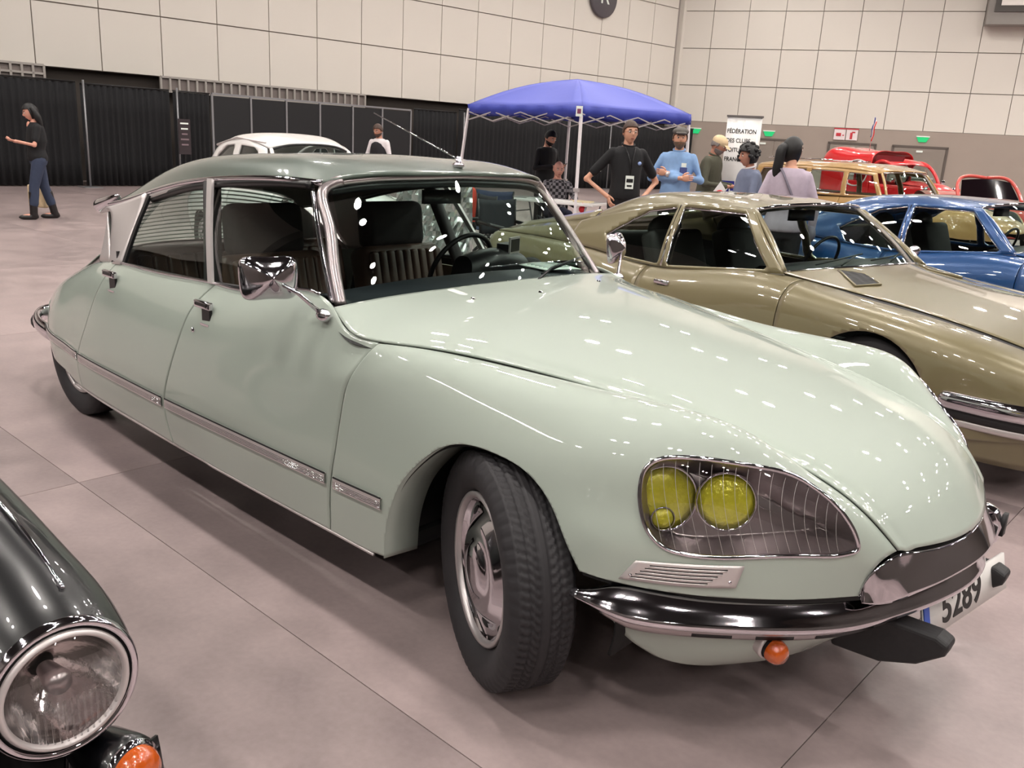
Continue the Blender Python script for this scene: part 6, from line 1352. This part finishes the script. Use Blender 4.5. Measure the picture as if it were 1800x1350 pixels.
CL = {k: mat('cloth_' + k, v, .85, noise=.12, ns=25) for k, v in dict(black='#0f0f12', polo='#101013', jeans='#2f384e', sky='#7f9fc9', olive='#4b4a3c', slate='#6a7187', lavender='#b3a5b4', white='#d9d2d4', navy='#23283b', dark='#1c1a1e', brown='#33261f', red='#c3402f').items()}
HR = {k: mat('hair_' + k, v, .55, noise=.3, ns=40) for k, v in dict(dark='#151011', brown='#3f2a20', grey='#7d7470', black='#0d0b0c', sandy='#6b5440').items()}
M_PHONE = mat('phone', '#0c0c0e', .2)
def phone(label, X, rz, z, xf, pitch=-.5):
    c_, s_ = math.cos(rz), math.sin(rz); o = MB().box((0, 0, 0), (.075, .145, .009)).build('phone', M_PHONE, None, loc=(X[0] + c_ * xf[0] - s_ * xf[1], X[1] + s_ * xf[0] + c_ * xf[1], z), rot=(0, pitch, rz + xf[2] if len(xf) > 2 else rz), smooth=False); bevel(o, .003); tag(o, label, 'phone'); return o
# walking woman at the left edge
X = at(60, 12.75); rz = facing(55)
P_, M_, S_, sc_ = person('woman in black tee, jeans and tall black boots looking at her hands at left', X, rz, 1.67, CL['black'], CL['jeans'], SKIN['pink'], HR['black'], 'long', L=[(.06, .24, 1.12), (.30, .10, 1.17), (0, 0, 1)], R=[(.06, -.24, 1.12), (.30, -.08, 1.16), (0, 0, 1)], sleeve='short', hp=.35, gender='f', stride=.16, boots=True, girth=1.12, shoes=mat('boot_leather', '#171213', .4))
MB().sphere((.085, 0, 1.36), (.03, .055, .06), 12).build('neckline', SKIN['pink'], P_)
phone('dark phone in the hands of the walking woman', X, rz, 1.16, (.42, .01), -.4)
bgx = (X[0] - .25 * FWX * 0 + .12 * RTX * -1, X[1] - .12 * RTY); tb = thing('tote_bag', 'cream printed tote bag hanging behind the walking woman', 'bag', (X[0] + .10 * FWX * 3 - .22 * RTX, X[1] + .10 * FWY * 3 - .22 * RTY, .14), facing(20))
b = MB().box((0, 0, .17), (.10, .34, .34)).build('bag_body', mat('tote_cream', '#cdb693', .8, noise=.35, ns=14), tb, smooth=False); bevel(b, .03, 3)
for s in (1, -1): MB().tube([(.04 * s, -.08, .34), (.03 * s, -.05, .60), (.03 * s, .05, .60), (.04 * s, .08, .34)], .008, 6).build('handle', mat('tote_cream', ''), tb)
# man in a dark waistcoat far behind the roof
X = at(667, 16.3); P_, M_, S_, sc_ = person('man in white shirt and dark waistcoat looking down behind the saloon roof', X, facing(25), 1.70, CL['white'], CL['dark'], SKIN['tan'], HR['brown'], 'short', hp=.35, beard=HR['brown'], L=[(.02, .25, 1.14), (.25, .12, 1.05), (0, 0, 1)], R=[(.02, -.25, 1.14), (.25, -.12, 1.05), (0, 0, 1)])
mb = MB(); loft(mb, [((0, 0, z * .97), rx, ry) for z, rx, ry in ((.92, .160, .190), (1.05, .156, .185), (1.2, .160, .188), (1.30, .160, .172), (1.38, .145, .150), (1.43, .105, .10))]); add('waistcoat', remesh(mb, .014), CL['dark'], P_)
# bearded man with phone in black jacket
X = at(960, 13.9); rz = facing(-42); P_, M_, S_, sc_ = person('bearded man in black jacket bent over his phone under the canopy', X, rz, 1.74, CL['black'], CL['dark'], SKIN['fair'], HR['black'], 'short', hp=.5, lean=.06, beard=HR['black'], jacket=True, L=[(.03, .25, 1.13), (.28, .08, 1.18), (0, 0, 1)], R=[(.03, -.25, 1.13), (.28, -.06, 1.18), (0, 0, 1)])
MB().sphere((.125, 0, 1.26), (.03, .05, .13), 12).build('grey_shirt_front', mat('tee_grey', '#6e6e70', .8), P_); phone('phone held by the bearded man in black jacket', X, rz, 1.215, (.40, .01), -.5)
# seated man in checked shirt
X = at(984, 13.2)
def plaid():
    M = bpy.data.materials.new('checked_cloth'); M.use_nodes = True; nt = M.node_tree; b = nt.nodes['Principled BSDF']; tc = nt.nodes.new('ShaderNodeTexCoord'); ck = nt.nodes.new('ShaderNodeTexChecker'); ck.inputs['Scale'].default_value = 22; ck.inputs[1].default_value = (*lin('#2a292c'), 1); ck.inputs[2].default_value = (*lin('#8d898c'), 1)
    nt.links.new(tc.outputs['Object'], ck.inputs[0]); nt.links.new(ck.outputs[0], b.inputs['Base Color']); b.inputs['Roughness'].default_value = .85; return M
ch = camp_chair('dark folding camp chair under the seated man in checked shirt', 984, 13.25, -10, mat('camp_black', '')); 
P_, M_, S_, sc_ = person('balding man in checked shirt seated behind the folding table', X, facing(-10), 1.74, plaid(), CL['navy'], SKIN['pink'], HR['grey'], 'bald', seated=True, hp=.2, L=[(.12, .27, 1.18), (.34, .16, 1.16), (0, 0, -1)], R=[(.12, -.27, 1.18), (.34, -.16, 1.16), (0, 0, -1)])
# man in black polo, hands on hips
X = at(1104, 10.2); P_, M_, S_, sc_ = person('smiling man in black polo with hands on hips and lanyard badge', X, facing(-12), 1.83, CL['polo'], CL['black'], SKIN['fair'], HR['brown'], 'short', glasses=True, sleeve='short', L=[(-.10, .40, 1.08), (.05, .20, .90), (0, -1, 0), (.55, -.15, -.8)], R=[(-.10, -.42, 1.08), (.05, -.20, .90), (0, 1, 0), (.55, .15, -.8)], girth=1.12, collar=CL['black'], hp=.05)
MB().tube([(.10, -.06, 1.54), (.155, -.01, 1.38), (.158, 0, 1.22)], .006, 5).tube([(.10, .06, 1.54), (.155, .02, 1.38), (.158, .01, 1.22)], .006, 5).build('lanyard', M_BLACKPL, P_)
b = MB().box((.163, .0, 1.14), (.008, .10, .15)).build('name_badge', M_PAPER, P_, smooth=False); MB().box((.169, 0, 1.16), (.004, .08, .04)).build('badge_print', M_INK, b, smooth=False); MB().box((.169, 0, 1.10), (.004, .06, .02)).build('badge_print', M_INK, b, smooth=False)
MB().lathe([(.0001, 0), (.022, 0), (.022, -.004)], 16, 'x', c=(.150, .11, 1.36)).build('breast_badge', mat('badge_blue', '#8fa6d8', .5), P_); MB().tube([(.045, .215, .94), (.05, .17, .93)], .03, 10).build('wrist_watch', M_ALU, P_)
MB().tube([(-.10 , -.405, 1.16), (-.03, -.30, 1.25)], .006, 4).build('sleeve_print', M_PAPER, P_)
# man in light blue shirt and flat cap, arms folded
X = at(1194, 10.9); rz = facing(18); P_, M_, S_, sc_ = person('bearded man in light blue shirt and grey flat cap with folded arms', X, rz, 1.80, CL['sky'], CL['dark'], SKIN['fair'], HR['sandy'], 'short', beard=HR['sandy'], girth=1.25, L=[(.06, .30, 1.13), (.20, -.10, 1.20), (-1, 0, 0), (0, -1, .1)], R=[(.06, -.30, 1.13), (.25, .10, 1.15), (-1, 0, 0), (0, 1, .1)], collar=CL['sky'], hz=.25)
M_CAPG = mat('tweed_grey', '#5c5854', .9, noise=.2, ns=60); mb = MB(); mb.sphere((.01, 0, .080), (.122, .098, .052), 18, M_); mb.sphere((.115, 0, .060), (.055, .07, .012), 14, M_); add('flat_cap', remesh(mb, .008, 4), M_CAPG, P_)
MB().box((.16, .10, 1.36), (.01, .06, .05)).build('name_badge', M_PAPER, P_, smooth=False); MB().box((.162, .10, 1.29), (.01, .09, .08)).build('breast_pocket', mat('pocket_navy', '#454f86', .8), P_, smooth=False); MB().tube([(.215, -.06, 1.235), (.21, -.10, 1.24)], .034, 10).build('wrist_watch', M_ALU, P_)
# man with beige cap and olive jacket
X = at(1249, 11.8); rz = facing(-58); P_, M_, S_, sc_ = person('grey bearded man in beige cap and olive jacket reading his phone', X, rz, 1.76, CL['olive'], CL['dark'], SKIN['tan'], HR['grey'], 'short', beard=HR['grey'], hp=.42, lean=.08, jacket=True, L=[(.05, .27, 1.10), (.32, .10, 1.10), (0, 0, 1)], R=[(.05, -.27, 1.10), (.32, -.08, 1.10), (0, 0, 1)], collar=CL['olive'])
M_CAPB = mat('cap_beige', '#d6bd97', .8); mb = MB(); mb.sphere((-.005, 0, .050), (.112, .092, .085), 18, M_); add('baseball_cap', remesh(mb, .008, 3), M_CAPB, P_); MB().grid(surf([[(.09, -.07, .045), (.105, 0, .050), (.09, .07, .045)], [(.15, -.055, .015), (.175, 0, .025), (.15, .055, .015)]], 6, 10), M=M_).build('cap_peak', M_CAPB, P_)
phone('dark phone in front of the man in beige cap', X, rz, 1.115, (.46, .01), -.4)
# curly haired woman
X = at(1322, 9.6); P_, M_, S_, sc_ = person('dark curly haired woman in slate blue jacket facing left before the banner', X, facing(80), 1.63, CL['slate'], CL['navy'], SKIN['tan'], HR['black'], 'bob', hp=.15, gender='f', girth=1.15, jacket=True, L=[(.06, .25, 1.10), (.34, .12, 1.06), (0, 0, 1)], R=[(.06, -.25, 1.10), (.36, -.10, 1.08), (0, 0, 1)], collar=CL['white'])
# woman in lavender with ponytail
X = at(1393, 7.8); P_, M_, S_, sc_ = person('woman in pale lavender sweater with long dark ponytail seen from behind', X, facing(-176), 1.70, CL['lavender'], CL['dark'], SKIN['fair'], HR['black'], 'pony', gender='f', girth=1.05, hz=-.95, jacket=True)
MB().tube(curve([(.05, .10, 1.44), (-.10, .10, 1.42), (-.165, .02, 1.25), (-.17, -.10, 1.05), (-.10, -.20, .92), (.05, -.20, .9)], 20), .010, 6, sq=(.4, 1.3)).build('shoulder_strap', mat('strap_grey', '#6d6674', .7), P_)
MB().sphere((.0, -.25, .86), (.10, .05, .08), 12).build('shoulder_bag', mat('strap_grey', ''), P_)
# seated person in red and white top seen through the windscreen
X = at(822, 10.3); P_, M_, S_, sc_ = person('person in red and white top with dark trousers seen through the windscreen', X, facing(60), 1.72, CL['red'], CL['dark'], SKIN['tan'], HR['brown'], 'short', seated=True, hp=.3, L=[(.10, .26, 1.10), (.32, .12, 1.10), (0, 0, -1)], R=[(.10, -.26, 1.10), (.32, -.12, 1.10), (0, 0, -1)])
MB().sphere((.10, 0, .78), (.05, .10, .17), 14).build('white_front', CL['white'], P_)
camp_chair('black folding camp chair under the person in red and white top', 822, 10.33, 60, mat('camp_black', ''))
